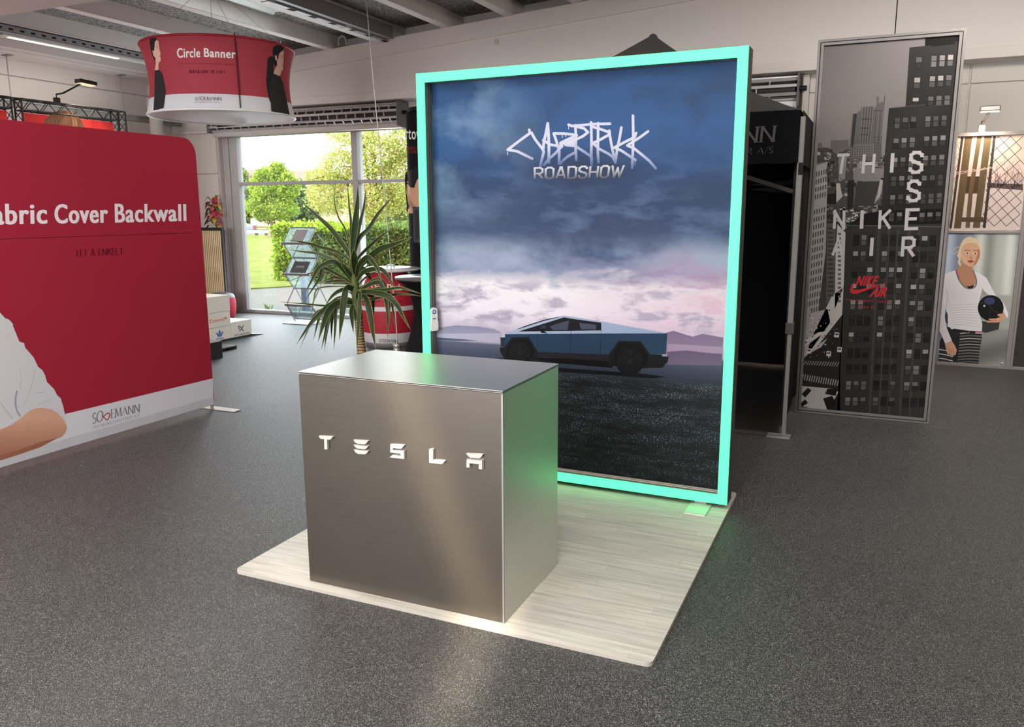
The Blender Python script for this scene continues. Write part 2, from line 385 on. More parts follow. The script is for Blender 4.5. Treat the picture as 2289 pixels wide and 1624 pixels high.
def stroke_text(text, style, w, gap, quad):
    G = RND if style == 'serif' else BLK; out = []; x = 0.0; segs = []
    for ch in text:
        gw, pl = G[ch]
        for p in pl: segs.append([(x+a, b) for a, b in p])
        x += gw+gap
    tot = x-gap
    T = []
    def quad_(a, b, wa):
        dx, dy = b[0]-a[0], b[1]-a[1]; L = math.hypot(dx, dy)
        if L < 1e-6: return
        ex = (wa/2 if style != 'serif' else 0.0)*(dx/L), (wa/2 if style != 'serif' else 0.0)*(dy/L)
        a = (a[0]-ex[0], a[1]-ex[1]*.0); b = (b[0]+ex[0], b[1]+ex[1]*.0)
        nx, ny = -dy/L*wa/2, dx/L*wa/2
        p = (a[0]+nx, a[1]+ny); q = (a[0]-nx, a[1]-ny); r = (b[0]-nx, b[1]-ny); t = (b[0]+nx, b[1]+ny)
        T.extend([(p, q, r), (p, r, t)])
    for p in segs:
        for i in range(len(p)-1):
            a, b = p[i], p[i+1]; L = math.hypot(b[0]-a[0], b[1]-a[1])
            if style == 'serif':
                v = abs(b[1]-a[1])/max(L, 1e-6); k = .30+.70*v
                if b[0]-a[0] > .03 and b[1]-a[1] > .2 and abs(b[0]-a[0]) > .1: k = .45
                quad_(a, b, w*k)
            else:
                quad_(a, b, w)
                if 0 < i: T.extend([((a[0], a[1]), (a[0]+w/2*math.cos(k*PI/4), a[1]+w/2*math.sin(k*PI/4)), (a[0]+w/2*math.cos((k+1)*PI/4), a[1]+w/2*math.sin((k+1)*PI/4))) for k in range(8)])
                elif i == 0 and len(p) > 3 and p[0] == p[-1]: T.extend([((a[0], a[1]), (a[0]+w/2*math.cos(k*PI/4), a[1]+w/2*math.sin(k*PI/4)), (a[0]+w/2*math.cos((k+1)*PI/4), a[1]+w/2*math.sin((k+1)*PI/4))) for k in range(8)])
        if style == 'serif' and len(p) == 2:
            for (a, b) in ((p[0], p[1]), (p[1], p[0])):
                dx, dy = a[0]-b[0], a[1]-b[1]
                if abs(dy) > abs(dx)*.8: quad_((a[0]-w*.95, a[1]), (a[0]+w*.95, a[1]), w*.28)
                else: quad_((a[0], a[1]-w*.5), (a[0], a[1]+w*.5), w*.3)
    return [tuple((p[0]/tot, p[1]) for p in t) for t in T]

MP_ = mat_attr('printed_fabric', .75, .15, .03, 600)

# ================================================================== MATERIALS of the setting
def m_carpet():
    t = NT('needle_felt_carpet'); v = t.coord()
    n1 = t.noise(v, 170, 2, .75); n2 = t.noise(v, 310, 1, .5); n3 = t.noise(v, 1.3, 4); n4 = t.noise(v, 60, 3, .6)
    c = t.ramp(n1.outputs[0], [(.34, lin((17, 17, 18))), (.48, lin((42, 42, 43))), (.60, lin((76, 76, 76))), (.73, lin((160, 159, 157)))])
    sp = t.maprange(n2.outputs[0], .63, .70)
    c = t.mix(sp, c, lin((206, 204, 200)))
    c = t.mix(t.maprange(n4.outputs[0], .35, .65, .0, .35), c, lin((42, 42, 42)))
    c = t.mix(t.maprange(n3.outputs[0], .3, .7, 0, .18), c, lin((50, 50, 50)))
    t.base(c); t.set(rough=.55, spec=.6)
    t.bump(t.math('ADD', n1.outputs[0], n4.outputs[0]), .5, .004)
    return t.m
def m_woodwool():
    t = NT('wood_wool_board'); v = t.coord()
    n = t.noise(v, 34, 3, .7, 1.6); n2 = t.noise(v, 26, 3, .6)
    t.base(t.ramp(n.outputs[0], [(.36, lin((44, 42, 43))), (.46, lin((120, 116, 115))), (.58, lin((176, 171, 168)))])); t.set(rough=.95, spec=.1); t.bump(n2.outputs[0], .6, .01)
    return t.m
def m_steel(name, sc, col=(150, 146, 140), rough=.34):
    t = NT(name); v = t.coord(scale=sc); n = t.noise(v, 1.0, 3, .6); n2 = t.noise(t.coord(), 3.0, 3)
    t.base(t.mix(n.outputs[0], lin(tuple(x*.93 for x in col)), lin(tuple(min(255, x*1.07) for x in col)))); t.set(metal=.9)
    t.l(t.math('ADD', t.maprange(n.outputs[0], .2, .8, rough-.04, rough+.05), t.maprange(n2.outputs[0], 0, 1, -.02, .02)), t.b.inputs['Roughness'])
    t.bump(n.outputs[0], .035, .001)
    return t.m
def m_vinyl():
    t = NT('pale_oak_vinyl'); v = t.coord(scale=(1.1, 22, 1)); n = t.noise(v, 2.2, 5, .65, .4); n2 = t.noise(t.coord(scale=(.8, 60, 1)), 4, 3); v0 = t.coord()
    br = t.n('ShaderNodeTexBrick', {'Vector': v0, 'Scale': 1.0, 'Brick Width': .62, 'Row Height': .066, 'Mortar Size': .0008, 'Color1': (.92, .92, .92, 1), 'Color2': (1.06, 1.05, 1.03, 1), 'Mortar': (.72, .72, .70, 1)})
    c = t.ramp(n.outputs[0], [(.30, lin((170, 166, 158))), (.52, lin((198, 195, 187))), (.75, lin((212, 210, 203)))])
    c = t.mix(t.maprange(n2.outputs[0], .55, .7, 0, .35), c, lin((160, 154, 142)))
    t.base(t.mix(1.0, c, br.outputs[0], 'MULTIPLY')); t.set(rough=.5, spec=.35)
    return t.m
def m_grass():
    t = NT('lawn_grass'); v = t.coord(); n = t.noise(v, 1.2, 5, .6); n2 = t.noise(t.coord(scale=(6, 14, 6)), 3, 4, .7)
    c = t.ramp(n.outputs[0], [(.3, lin((100, 112, 54))), (.6, lin((132, 136, 70))), (.8, lin((150, 146, 86)))])
    t.base(t.mix(t.maprange(n2.outputs[0], .35, .75, 0, .5), c, lin((94, 104, 46)))); t.set(rough=.9, spec=.1); t.bump(n2.outputs[0], .8, .03)
    return t.m
MC_ = m_carpet(); MWW = m_woodwool(); MVIN = m_vinyl(); MGR = m_grass()
MST_F = m_steel('brushed_steel_front', (9, 1, 620), (106, 99, 91), .37); MST_S = m_steel('brushed_steel_side', (1, 9, 620), (206, 206, 200), .38); MST_T = m_steel('brushed_steel_top', (9, 620, 1), (172, 170, 166), .30)  # light put into colour: one steel, front darkened, side and top lightened
WALL = M('painted_wall', (220, 214, 208), .8, var=.03, vscale=1.2, bump=.08, bscale=90)
BEAMM = M('painted_beam', (226, 220, 215), .7, var=.03, vscale=1.5, bump=.05, bscale=120)
def m_trans(name, col, k=.45):
    t = NT(name); nz = t.noise(t.coord(), 500, 2); c = t.mix(nz.outputs[0], lin(tuple(x*.96 for x in col)), lin(col)); out = t.t.nodes['Material Output']
    d = t.n('ShaderNodeBsdfDiffuse', {0: c}); tl = t.n('ShaderNodeBsdfTranslucent', {0: c}); mx = t.n('ShaderNodeMixShader', {0: k, 1: d.outputs[0], 2: tl.outputs[0]}); t.l(mx.outputs[0], out.inputs[0]); return t.m
WARMW = M('room_plaster', (150, 138, 124), .9, var=.04, vscale=.7)
DARK = M('dark_gap', (22, 22, 23), .9)
ALU = M('anodised_aluminium', (158, 156, 154), .42, .55, .04, 20)
ALUD = M('grey_aluminium_profile', (136, 133, 130), .45, .35, .04, 20)
WHITE = M('white_lacquer', (222, 220, 214), .4, var=.03)
BLACK = M('black_plastic', (26, 26, 28), .45, var=.1)
BLKF = M('black_polyester', (16, 17, 20), .8, var=.15, vscale=14, bump=.1, bscale=500, spec=.2)
GALV = M('galvanised_steel', (158, 158, 160), .45, .5, .08, 25)
WINF = M('white_window_profile', (178, 174, 172), .5, var=.03)
REDF = M('red_fabric', (164, 36, 58), .75, var=.04, vscale=3, bump=.05, bscale=900, spec=.2)

# ================================================================== SETTING
XL, YW, YB, XR, YF = -11.2, 10.75, 10.4, 6.5, -6.5
def zpur(x): return 4.016+.0676*(x+7.87)          # underside of the purlins
def zpan(x): return zpur(x)+.20                   # underside of the wood wool boards
boxobj('floor', XL, XR, YF, YW, -.12, 0, MC_, kind='structure')
# left wall of stacked concrete panels with open joints
wl = boxobj('wall_left', XL-.25, XL, YF, YW+.2, -.12, 4.4, WALL, kind='structure')
zz = [0.0, 1.19, 2.38, 3.575, 3.95]
for i in range(4):
    for j, (a, b) in enumerate(((YF, -.6), (-.6, 5.2), (5.2, YW))):
        boxobj('wall_panel', XL, XL+.03, a+.004, b-.004, zz[i]+.006, zz[i+1]-.006, WALL, wl, .008)
ev = boxobj('trim_1', XL, XL+.5, YF, YB, 3.86, 4.16, BEAMM, kind='structure')
boxobj('ledge', XL+.02, XL+.46, YF, YB, 3.80, 3.86, BEAMM, ev, .01)
# back wall: one mesh with the window opening left open
WX0, WX1, WZ1 = -10.07, -6.40, 2.97
mb = MB()
mb.box(XL, WX0, YW, YW+.3, -.12, 4.6); mb.box(WX0, WX1, YW, YW+.3, WZ1, 4.6); mb.box(WX1, XR, YW, YW+.3, -.12, 5.6); mb.box(WX0, WX1, YW, YW+.3, -.12, 0)
wb = mb.build('wall_back', WALL, kind='structure')
for x0, x1, z0, z1 in ((XL+.03, -10.13, 0, 1.19), (XL+.03, -10.13, 1.2, 2.32), (XL+.03, -10.13, 2.33, 3.0), (-.86, .82, 0, 1.5), (-.86, .82, 1.51, 3.07), (-.86, .82, 3.08, 3.7), (.84, 2.6, 0, 1.5), (.84, 2.6, 1.51, 3.07), (.84, 2.6, 3.08, 3.7)):
    boxobj('wall_panel', x0, x1, YW-.03, YW, z0, z1, WALL, wb, .006)
boxobj('pilaster', 1.72, 2.1, YW-.1, YW-.03, 0, 3.6, WALL, wb, .02)
boxobj('ledge_pipe', -10.95, -10.15, YW-.09, YW-.03, 2.985, 3.03, WALL, wb, .01)
# gable girder over the back wall
mb = MB(); xa, xb = XL, XR
mb.prism([(xa, 3.285), (xb, 3.285), (xb, zpur(xb)), (xa, zpur(xa))], (0, YB, 0), (1, 0, 0), (0, 0, 1), (0, YW-YB, 0))
tr = mb.build('trim_2', BEAMM, kind='structure')
mb = MB(); mb.prism([(xa, zpur(xa)-.215), (xb, zpur(xb)-.215), (xb, zpur(xb)+.004), (xa, zpur(xa)+.004)], (0, YB-.03, 0), (1, 0, 0), (0, 0, 1), (0, .03, 0)); mb.build('upper_band', BEAMM, tr, .006)
boxobj('lower_band', xa, xb, YB-.02, YB, 3.285, 3.40, BEAMM, tr, .006)
boxobj('joint', .02, .03, YB-.004, YB, 3.41, 4.3, DARK, tr)
for x in (.33, -4.85):
    MB().lathe([(0, 0), (.035, 0), (.03, .006), (0, .007)], (x, YB-.0, 4.0 if x > 0 else 3.93), 14, ax=(0, -1, 0)).build('patched_hole', M('grey_filler', (206, 199, 193), .9), tr)
# near girder crossing the top left corner
mb = MB(); mb.prism([(XL, 3.28), (XR, 3.28), (XR, zpur(XR)), (XL, zpur(XL))], (0, 4.32, 0), (1, 0, 0), (0, 0, 1), (0, .36, 0)); tr3 = mb.build('trim_3', BEAMM, kind='structure')
# roof boards laid between purlins
SKX0, SKX1, SKY0, SKY1 = -7.40, -6.62, 6.6, 9.0
ce = MB()
ce.prism([(XL-.3, zpan(XL-.3)+.045), (SKX0, zpan(SKX0)+.045), (SKX0, zpan(SKX0)+.22), (XL-.3, zpan(XL-.3)+.22)], (0, YF, 0), (1, 0, 0), (0, 0, 1), (0, YW+.3-YF, 0))
ce.prism([(SKX1, zpan(SKX1)+.045), (XR+.3, zpan(XR+.3)+.045), (XR+.3, zpan(XR+.3)+.22), (SKX1, zpan(SKX1)+.22)], (0, YF, 0), (1, 0, 0), (0, 0, 1), (0, YW+.3-YF, 0))
for a, b in ((YF, SKY0), (SKY1, YW+.3)):
    ce.prism([(SKX0, zpan(SKX0)+.045), (SKX1, zpan(SKX1)+.045), (SKX1, zpan(SKX1)+.22), (SKX0, zpan(SKX0)+.22)], (0, a, 0), (1, 0, 0), (0, 0, 1), (0, b-a, 0))
ceil = ce.build('ceiling', BEAMM, kind='structure')
PX = [-10.62, -9.62, -8.58, -7.55, -6.55, -5.59, -4.66, -3.70, -2.72, -1.72, -.72, .28, 1.28, 2.28, 3.28, 4.28, 5.28, 6.28]
for i, x in enumerate(PX):
    wv = .13
    mb = MB(); mb.prism([(x-wv/2, zpur(x-wv/2)), (x+wv/2, zpur(x+wv/2)), (x+wv/2, zpan(x)+.05), (x-wv/2, zpan(x)+.05)], (0, YF, 0), (1, 0, 0), (0, 0, 1), (0, YW-YF, 0))
    mb.build('purlin', BEAMM, ceil, .006)
    if i+1 < len(PX):
        x1 = PX[i+1]
        for y0, y1 in ((-6.4, -4.0), (-4.0, -1.6), (-1.6, .8), (.8, 3.2), (3.2, 4.32), (4.68, 6.6), (6.6, 9.0), (9.0, 10.75)):
            if x < -7 < x1 and y0 == 6.6: continue
            mb = MB(); a, b = x+.065, x1-.065
            mb.prism([(a, zpan(a)), (b, zpan(b)), (b, zpan(b)+.045), (a, zpan(a)+.045)], (0, y0+.003, 0), (1, 0, 0), (0, 0, 1), (0, y1-y0-.006, 0)); mb.build('acoustic_board', MWW, ceil)
mb = MB(); mb.prism([(XL+.5, zpan(XL+.5)), (-10.685, zpan(-10.68)), (-10.685, zpan(-10.68)+.045), (XL+.5, zpan(XL+.5)+.045)], (0, YF, 0), (1, 0, 0), (0, 0, 1), (0, YW-YF, 0)); mb.build('acoustic_board', MWW, ceil)
# skylight: white shaft through the roof
mb = MB(); zs = 4.32; t = .04
mb.box(SKX0-t, SKX0, SKY0, SKY1, zs-.09, zs+.62); mb.box(SKX1, SKX1+t, SKY0, SKY1, zs-.06, zs+.62); mb.box(SKX0, SKX1, SKY0-t, SKY0, zs-.06, zs+.62); mb.box(SKX0, SKX1, SKY1, SKY1+t, zs-.06, zs+.62)
sk = mb.build('window_2', WHITE, kind='structure')
for a in ((SKX0, SKX0+.05, SKY0, SKY1), (SKX1-.05, SKX1, SKY0, SKY1), (SKX0, SKX1, SKY0, SKY0+.05), (SKX0, SKX1, SKY1-.05, SKY1)):
    boxobj('sash_bar', *a, zs+.55, zs+.61, WINF, sk, .004)
boxobj('skylight_pane', SKX0, SKX1, SKY0, SKY1, zs+.615, zs+.622, glass('skylight_glass', (.97, .99, 1), .05), sk)
# rest of the hall behind the photographer
boxobj('wall_right', XR, XR+.2, YF, YW+.2, -.12, 5.6, WARMW, kind='structure')
boxobj('wall_front', XL, XR, YF-.2, YF, -.12, 5.6, WARMW, kind='structure')

# ------------------------------------------------------------------ window_1: aluminium front glazing
wf = MB()
wf.box(-10.07, -9.98, YW+.02, YW+.16, 0, WZ1)
win = wf.build('window_1', WINF, kind='structure')
for n_, a in (('jamb', (-9.98, -9.90, YW+.04, YW+.20, 0, WZ1)), ('jamb', (-9.90, -9.80, YW+.02, YW+.14, 0, WZ1)), ('jamb', (-6.46, -6.40, YW+.02, YW+.14, 0, WZ1)),
              ('mullion', (-7.51, -7.405, YW, YW+.16, .045, 2.93)), ('sill', (-9.80, -6.46, YW-.01, YW+.16, 0, .05)), ('head', (-9.80, -6.46, YW, YW+.16, 2.915, WZ1)),
              ('transom', (-9.80, -7.51, YW+.02, YW+.14, 2.128, 2.180)), ('transom', (-7.405, -6.46, YW+.02, YW+.14, 2.128, 2.180))):
    boxobj(n_, *a, WINF, win, .006)
boxobj('downpipe', -10.02, -9.97, YW+.165, YW+.215, 0, WZ1, WINF, win, .012)
for x0, x1 in ((-9.80, -7.51), (-7.405, -6.46)):
    for z0, z1 in ((.05, 2.128), (2.180, 2.915)):
        boxobj('pane', x0, x1, YW+.075, YW+.083, z0, z1, glass('window_glass', (.975, .99, .985), .06), win)
boxobj('guide_rail', -10.13, -10.075, YW-.10, YW-.005, 0, 2.98, M('guide_rail_paint', (196, 182, 178), .4, .2), win, .006)

# ------------------------------------------------------------------ roller shutters above the openings
def shutter(name, x0, x1, label, bright):
    c = Vector(((x0+x1)/2, YW-.19, 2.9)); r = thing(name, c, label, 'shutter', 'roller grille shutters under the girder')
    zc = 3.115; yc = YW-.19; mt = M('shutter_metal_'+('bright' if bright else 'grey'), (226, 224, 222) if bright else (196, 190, 188), .4, .4, .05, 9)
    MB().tube([(x0+.02, yc, zc), (x1-.02, yc, zc)], .085, 16).build('drum', M('drum_dark', (64, 60, 60), .6), r)
    n = 9
    for k in range(n):
        a = 2*PI*k/n+.2; MB().bar((x0, yc+.135*math.cos(a), zc+.135*math.sin(a)), (x1, yc+.135*math.cos(a), zc+.135*math.sin(a)), .032, .022, up=(0, math.cos(a), math.sin(a))).build('rail', mt, r)
    st = .165 if not bright else .30; first = None
    for k in range(n):
        a0 = 2*PI*k/n+.2; a1 = 2*PI*(k+1)/n+.2
        if math.sin((a0+a1)/2) > .92 or math.cos((a0+a1)/2) > .55: continue
        m_ = int((x1-x0)/st)
        for i in range(m_):
            x = x0+.06+i*st+(st/2 if k % 2 else 0)
            if x > x1-.03: continue
            MB().bar((x, yc+.137*math.cos(a0), zc+.137*math.sin(a0)), (x, yc+.137*math.cos(a1), zc+.137*math.sin(a1)), .022, .014, up=(1, 0, 0)).build('link', mt, r)
    boxobj('end_plate', x1+.005, x1+.02, yc-.15, YW-.035, zc-.20, zc+.16, M('shutter_plate', (120, 118, 118), .6), r, .004)
    boxobj('end_plate', x0-.02, x0-.005, yc-.15, YW-.035, zc-.16, zc+.16, M('shutter_plate', (120, 118, 118), .6), r, .004)
    MB().tube([(x1+.02, yc, zc), (x1+.10, yc, zc)], .03, 10).build('axle', BLACK, r)
    boxobj('bottom_bar', x0-.02, x1, yc-.03, yc+.10, zc-.215, zc-.14, mt, r, .006)
    return r
shutter('roller_shutter', -10.05, -6.47, 'long grey roller grille shutter rolled up above the glazed window', False)
shutter('roller_shutter', -4.2, -.98, 'bright metal roller grille shutter rolled up behind the black gazebo', True)
hd = boxobj('trim_4', -10.07, -6.42, YW-.09, YW-.005, 2.895, 2.962, M('shutter_box_paint', (150, 140, 136), .5), bevel=.006, kind='structure')
boxobj('trim_5', -.93, -.86, YW-.12, YW-.032, 0, 3.28, WALL, bevel=.006, kind='structure')

# ------------------------------------------------------------------ ceiling services
def tray(name, x, y0, y1, z, label, w, h, lightgrey=True):
    r = thing(name, (x, (y0+y1)/2, z), label, 'cable tray')
    MB().box(x-w/2, x+w/2, y0, y1, z, z+.004).box(x-w/2, x-w/2+.004, y0, y1, z, z+h).box(x+w/2-.004, x+w/2, y0, y1, z, z+h).build('channel', GALV, r)
    n = int((y1-y0)/.14)
    for i in range(min(n, 60)):
        y = y0+.07+i*.14; boxobj('slot', x+w/2, x+w/2+.0015, y-.028, y+.028, z+h*.35, z+h*.65, DARK, r)
    return r
tray('cable_tray', -9.62, 4.7, 10.35, zpur(-9.62)-.09, 'perforated metal cable tray along the ceiling near the left wall', .10, .075)
rl = thing('lighting_track', (-6.52, 7.5, zpur(-6.5)-.06), 'white lighting track with slotted metal rail beside the skylight', 'light track')
boxobj('track_body', -6.72, -6.58, 4.7, 10.36, zpur(-6.6)-.045, zpur(-6.6)+.005, WHITE, rl, .004)
boxobj('slotted_rail', -6.57, -6.50, 4.7, 10.3, zpur(-6.5)-.055, zpur(-6.5)-.005, GALV, rl, .003)
boxobj('side_channel', -6.485, -6.41, 4.7, 10.3, zpur(-6.5)-.03, zpur(-6.5)+.14, ALUD, rl, .004)
for i in range(14): boxobj('slot', -6.565, -6.50, 5.0+i*.4, 5.12+i*.4, zpur(-6.5)-.0565, zpur(-6.5)-.055, DARK, rl)
for i in range(3): boxobj('joint_clip', -6.60, -6.49, 6.3+i*1.5, 6.42+i*1.5, zpur(-6.5)-.062, zpur(-6.5)-.004, WHITE, rl, .003)
# lit ceiling lamp
a = Vector((-9.97, 7.05, 3.90)); b = Vector((-10.0, 8.75, 3.90))
lp = thing('ceiling_lamp', (-9.98, 7.9, 3.82), 'white linear ceiling lamp, lit, below the cable tray', 'ceiling light')
MB().bar((-9.98, 7.0, 3.87), (-9.98, 8.85, 3.87), .16, .07).build('housing', WHITE, lp, .006)
MB().bar((-9.98, 7.12, 3.832), (-9.98, 8.72, 3.832), .05, .006).build('tube', M('lamp_tube', (255, 240, 215), .4, emit=((255, 236, 205), 2.2)), lp)
MB().bar((-9.98, 8.86, 3.85), (-9.98, 10.3, 3.85), .10, .035).build('rail', WHITE, lp, .004)
MB().bar((-9.98, 5.2, 3.85), (-9.98, 6.99, 3.85), .10, .035).build('rail', WHITE, lp, .004)
light('ceiling_lamp_light', 'AREA', (-9.98, 7.92, 3.825), 14, (1, .92, .80), look=(-9.98, 7.92, 0), shape='RECTANGLE', size=.05, size_y=1.6)
# cable duct carried by two rods along the left wall
du = thing('cable_duct', (-10.95, 9.0, 3.12), 'grey metal cable duct hung on two thin rods along left wall', 'cable duct')
MB().box(-11.0, -10.90, 4.8, 10.70, 3.12, 3.215).build('duct', ALUD, du, .006)
boxobj('lip', -10.90, -10.88, 4.8, 10.70, 3.195, 3.215, ALU, du, .003)
for y in (7.75, 9.58):
    MB().tube([(-10.95, y, 3.10), (-10.95, y, 3.795)], .008, 6).build('rod', GALV, du)
    boxobj('bracket', -11.0, -10.86, y-.04, y+.04, 3.79, 3.80, ALUD, du)
# fat white ventilation pipe in the corner
vp = thing('ventilation_pipe', (-10.7, 9.98, 0), 'fat white ventilation pipe bending into the wall in the far left corner', 'pipe')
PIPE = M('white_pipe', (190, 186, 180), .5, var=.03)
MB().tube([(-10.72, 10.0, 0), (-10.72, 10.0, 3.30)], .10, 18).build('lower_pipe', PIPE, vp)
MB().tube([(-10.72, 10.0, 3.30), (-10.72, 10.0, 3.48)], .125, 18).build('sleeve', PIPE, vp)
MB().tube([(-10.72, 10.0, 3.44)]+[(-10.72+.0*k, 10.0+.26*(1-math.cos(k*PI/16)), 3.54+.26*math.sin(k*PI/16)) for k in range(9)]+[(-10.72, 10.40, 3.80)], .105, 18).build('bend', PIPE, vp)
lc = [(-7.36, 10.34, 4.07), (-7.36, 10.33, 4.15), (-7.32, 10.33, 4.19), (-7.27, 10.33, 4.19), (-7.24, 10.34, 4.15), (-7.24, 10.37, 4.08)]
MB().tube(catmull(lc, 4), .014, 8).build('cable_loop', PIPE, label='small white cable loop poking over the girder by a purlin', cat='cable')

# ================================================================== OUTSIDE
boxobj('ground', -75, 20, YW+.31, 120, -.35, -.07, M('asphalt_path', (98, 96, 92), .9, var=.14, vscale=3, bump=.2), kind='structure')
mb = MB(); G = [onz(430, 652, -.05), onz(640, 640, -.05), onz(800, 622, -.05), onz(1000, 600, -.05)]
mb.prism([(-70, 46)]+[(-30, 17.0)]+[(p.x, p.y) for p in G]+[(-4, 46)], (0, 0, -.07), (1, 0, 0), (0, 1, 0), (0, 0, .03)); mb.build('lawn', MGR, kind='structure')
boxobj('road', -90, 10, 52, 60, -.07, -.045, M('road_asphalt', (70, 70, 74), .9), kind='structure')
boxobj('meadow', -110, 10, 60, 78, -.07, -.02, M('dry_grass', (122, 112, 60), .9, var=.3, vscale=2), kind='structure')
def leaf_mesh(blobs, size, palette, seed, jag=.25):
    """blobs: (centre, radii, count): leaves as small folded quads scattered mostly in the shell of each blob"""
    rng = np.random.default_rng(seed); V = []; F = []; Cc = []; base = 0
    pal = np.array([lin(p)[:3] for p in palette])
    for c, r, n in blobs:
        d = rng.normal(size=(n, 3)); d /= np.linalg.norm(d, axis=1)[:, None]
        rad = rng.uniform(.35, 1.0, n)**.5*(1+jag*rng.normal(size=n)*.5)
        lump = 1+.18*np.sin(d[:, 0]*9+c[0])*np.sin(d[:, 2]*8+c[1])
        P = np.array(c)+d*np.array(r)*(rad*lump)[:, None]
        a = rng.normal(size=(n, 3)); a /= np.linalg.norm(a, axis=1)[:, None]
        b = np.cross(a, rng.normal(size=(n, 3))); b /= np.linalg.norm(b, axis=1)[:, None]
        s = size*rng.uniform(.6, 1.3, n)[:, None]
        q = np.stack([P-a*s*.5, P+b*s*.28, P+a*s*.5, P-b*s*.28], 1)
        V.append(q.reshape(-1, 3)); F.append((np.arange(n)[:, None]*4+np.arange(4)+base)); base += n*4
        k = rng.integers(0, len(pal), n); cc = pal[k]*rng.uniform(.85, 1.6, (n, 1))
        Cc.append(np.repeat(np.concatenate([cc, np.ones((n, 1))], 1), 4, 0))
    return np.concatenate(V), np.concatenate(F), np.concatenate(Cc)
def m_leaf():
    t = NT('leaf'); a = t.n('ShaderNodeAttribute', attribute_name='Col'); nz = t.noise(t.coord(), 3, 2)
    c = t.mix(1.0, a.outputs[0], t.ramp(nz.outputs[0], [(.2, (.8, .8, .8)), (.8, (1, 1, 1))]), 'MULTIPLY')
    out = t.t.nodes['Material Output']; d = t.n('ShaderNodeBsdfDiffuse', {0: c}); tl = t.n('ShaderNodeBsdfTranslucent', {0: c}); mx = t.n('ShaderNodeMixShader', {0: .4, 1: d.outputs[0], 2: tl.outputs[0]})
    t.l(mx.outputs[0], out.inputs[0]); return t.m
LEAF = m_leaf()
def foliage(name, V, F, Cc, parent, kind='stuff'):
    o0 = rootloc(parent); me = bpy.data.meshes.new(name); V = V-np.array(o0)
    me.vertices.add(len(V)); me.vertices.foreach_set('co', V.astype('f').ravel())
    me.loops.add(F.size); me.polygons.add(len(F)); me.loops.foreach_set('vertex_index', F.astype('i').ravel())
    me.polygons.foreach_set('loop_start', np.arange(0, F.size, 4, dtype='i'))
    me.materials.append(LEAF); me.update(calc_edges=True)
    at = me.color_attributes.new('Col', 'FLOAT_COLOR', 'POINT'); at.data.foreach_set('color', Cc.astype('f').ravel())
    ob = bpy.data.objects.new(name, me); COL.objects.link(ob); ob.parent = parent
    return tag(ob, kind=kind)
BARK = M('bark', (112, 92, 76), .9, var=.25, vscale=9, bump=.4)
GRN = [(132, 152, 70), (150, 166, 80), (112, 136, 60), (168, 176, 98)]
YEL = [(186, 192, 116), (168, 182, 100), (146, 168, 86), (190, 176, 112), (186, 160, 112)]
DGR = [(104, 126, 72), (124, 142, 82), (94, 116, 66), (140, 148, 92)]
RDB = [(120, 86, 74), (142, 112, 84), (112, 108, 64), (150, 96, 84)]
BRG = [(146, 176, 44), (170, 190, 62), (120, 156, 40), (186, 190, 90)]
def tree(label, base, blobs, size, pal, seed, trunk=.18, cat='tree'):
    b = Vector(base); r = thing('tree', b, label, cat)
    top = max(c[2] for c, rr, n in blobs)
    limbs = MB().tube([b, b+Vector((.1, 0, (top-b.z)*.5)), Vector((b.x+.1, b.y, top))], [trunk, trunk*.7, trunk*.25], 8)
    for c, rr, n in blobs[:7]: limbs.tube([b+Vector((0, 0, (top-b.z)*.35)), (Vector(c)+b+Vector((0, 0, c[2])))/2, Vector(c)], [trunk*.5, trunk*.3, trunk*.1], 5)
    limbs.build('trunk', BARK, r)
    foliage('foliage', *leaf_mesh(blobs, size, pal, seed), r); return r
def blob(px, py, Y, rx, ry, n, rz=None):
    c = ony(px, py, Y); k = (c-CAM).dot(CF)/FPX; return ((c.x, c.y, c.z), (rx*k, (rz or rx)*k, ry*k), n)
def gpt(px, Y): c = ony(px, 480, Y); return (c.x, Y, -.07)
tree('tall loose yellowing tree filling the right window panes', gpt(835, 27), [blob(845, 350, 27, 60, 52, 5200), blob(760, 372, 27, 46, 44, 3000), blob(735, 440, 27, 48, 40, 3400), blob(830, 450, 27, 62, 46, 5200), blob(898, 400, 27.5, 50, 70, 4800), blob(790, 300, 27, 60, 26, 2400), blob(705, 395, 27, 26, 24, 760), blob(915, 320, 28, 50, 46, 3200), blob(880, 250, 28, 70, 40, 3000)], .105, YEL, 3, .16)
tree('bright green bushy tree rising in front of the tiled roof', gpt(608, 43), [blob(590, 398, 43, 22, 22, 4180), blob(620, 388, 43, 22, 24, 4560), blob(640, 415, 43, 26, 30, 4180), blob(600, 430, 43, 34, 26, 4940), blob(572, 420, 43, 14, 20, 1710), blob(585, 462, 43, 34, 26, 3200), blob(628, 466, 43, 34, 24, 3200)], .17, BRG+GRN, 5, .2)
tree('dark green shrubby tree behind the road sign', gpt(565, 66), [blob(560, 440, 66, 34, 30, 2600), blob(548, 475, 66, 30, 24, 1800), blob(590, 470, 66, 26, 24, 1800), blob(530, 420, 66, 26, 30, 1200), blob(538, 392, 66, 16, 14, 600)], .42, DGR+GRN, 8, .25)
tree('reddish brown thin tree in the middle of the green trees', gpt(608, 50), [blob(612, 440, 50, 18, 26, 900), blob(624, 425, 50, 16, 18, 600), blob(604, 455, 50, 10, 20, 350)], .26, RDB, 11, .10)
tree('blue green tree right of the reddish tree', gpt(660, 58), [blob(658, 440, 58, 34, 34, 3000), blob(680, 470, 58, 34, 26, 2400), blob(640, 475, 58, 24, 22, 1500)], .36, [(100, 126, 82), (120, 140, 90), (86, 110, 66)], 14, .25)
tree('grey green tree standing behind the hedge on the right', gpt(850, 95), [blob(760, 470, 95, 60, 34, 2400), blob(860, 470, 95, 70, 36, 3000), blob(930, 440, 95, 60, 60, 2600)], .40, DGR, 17, .25)
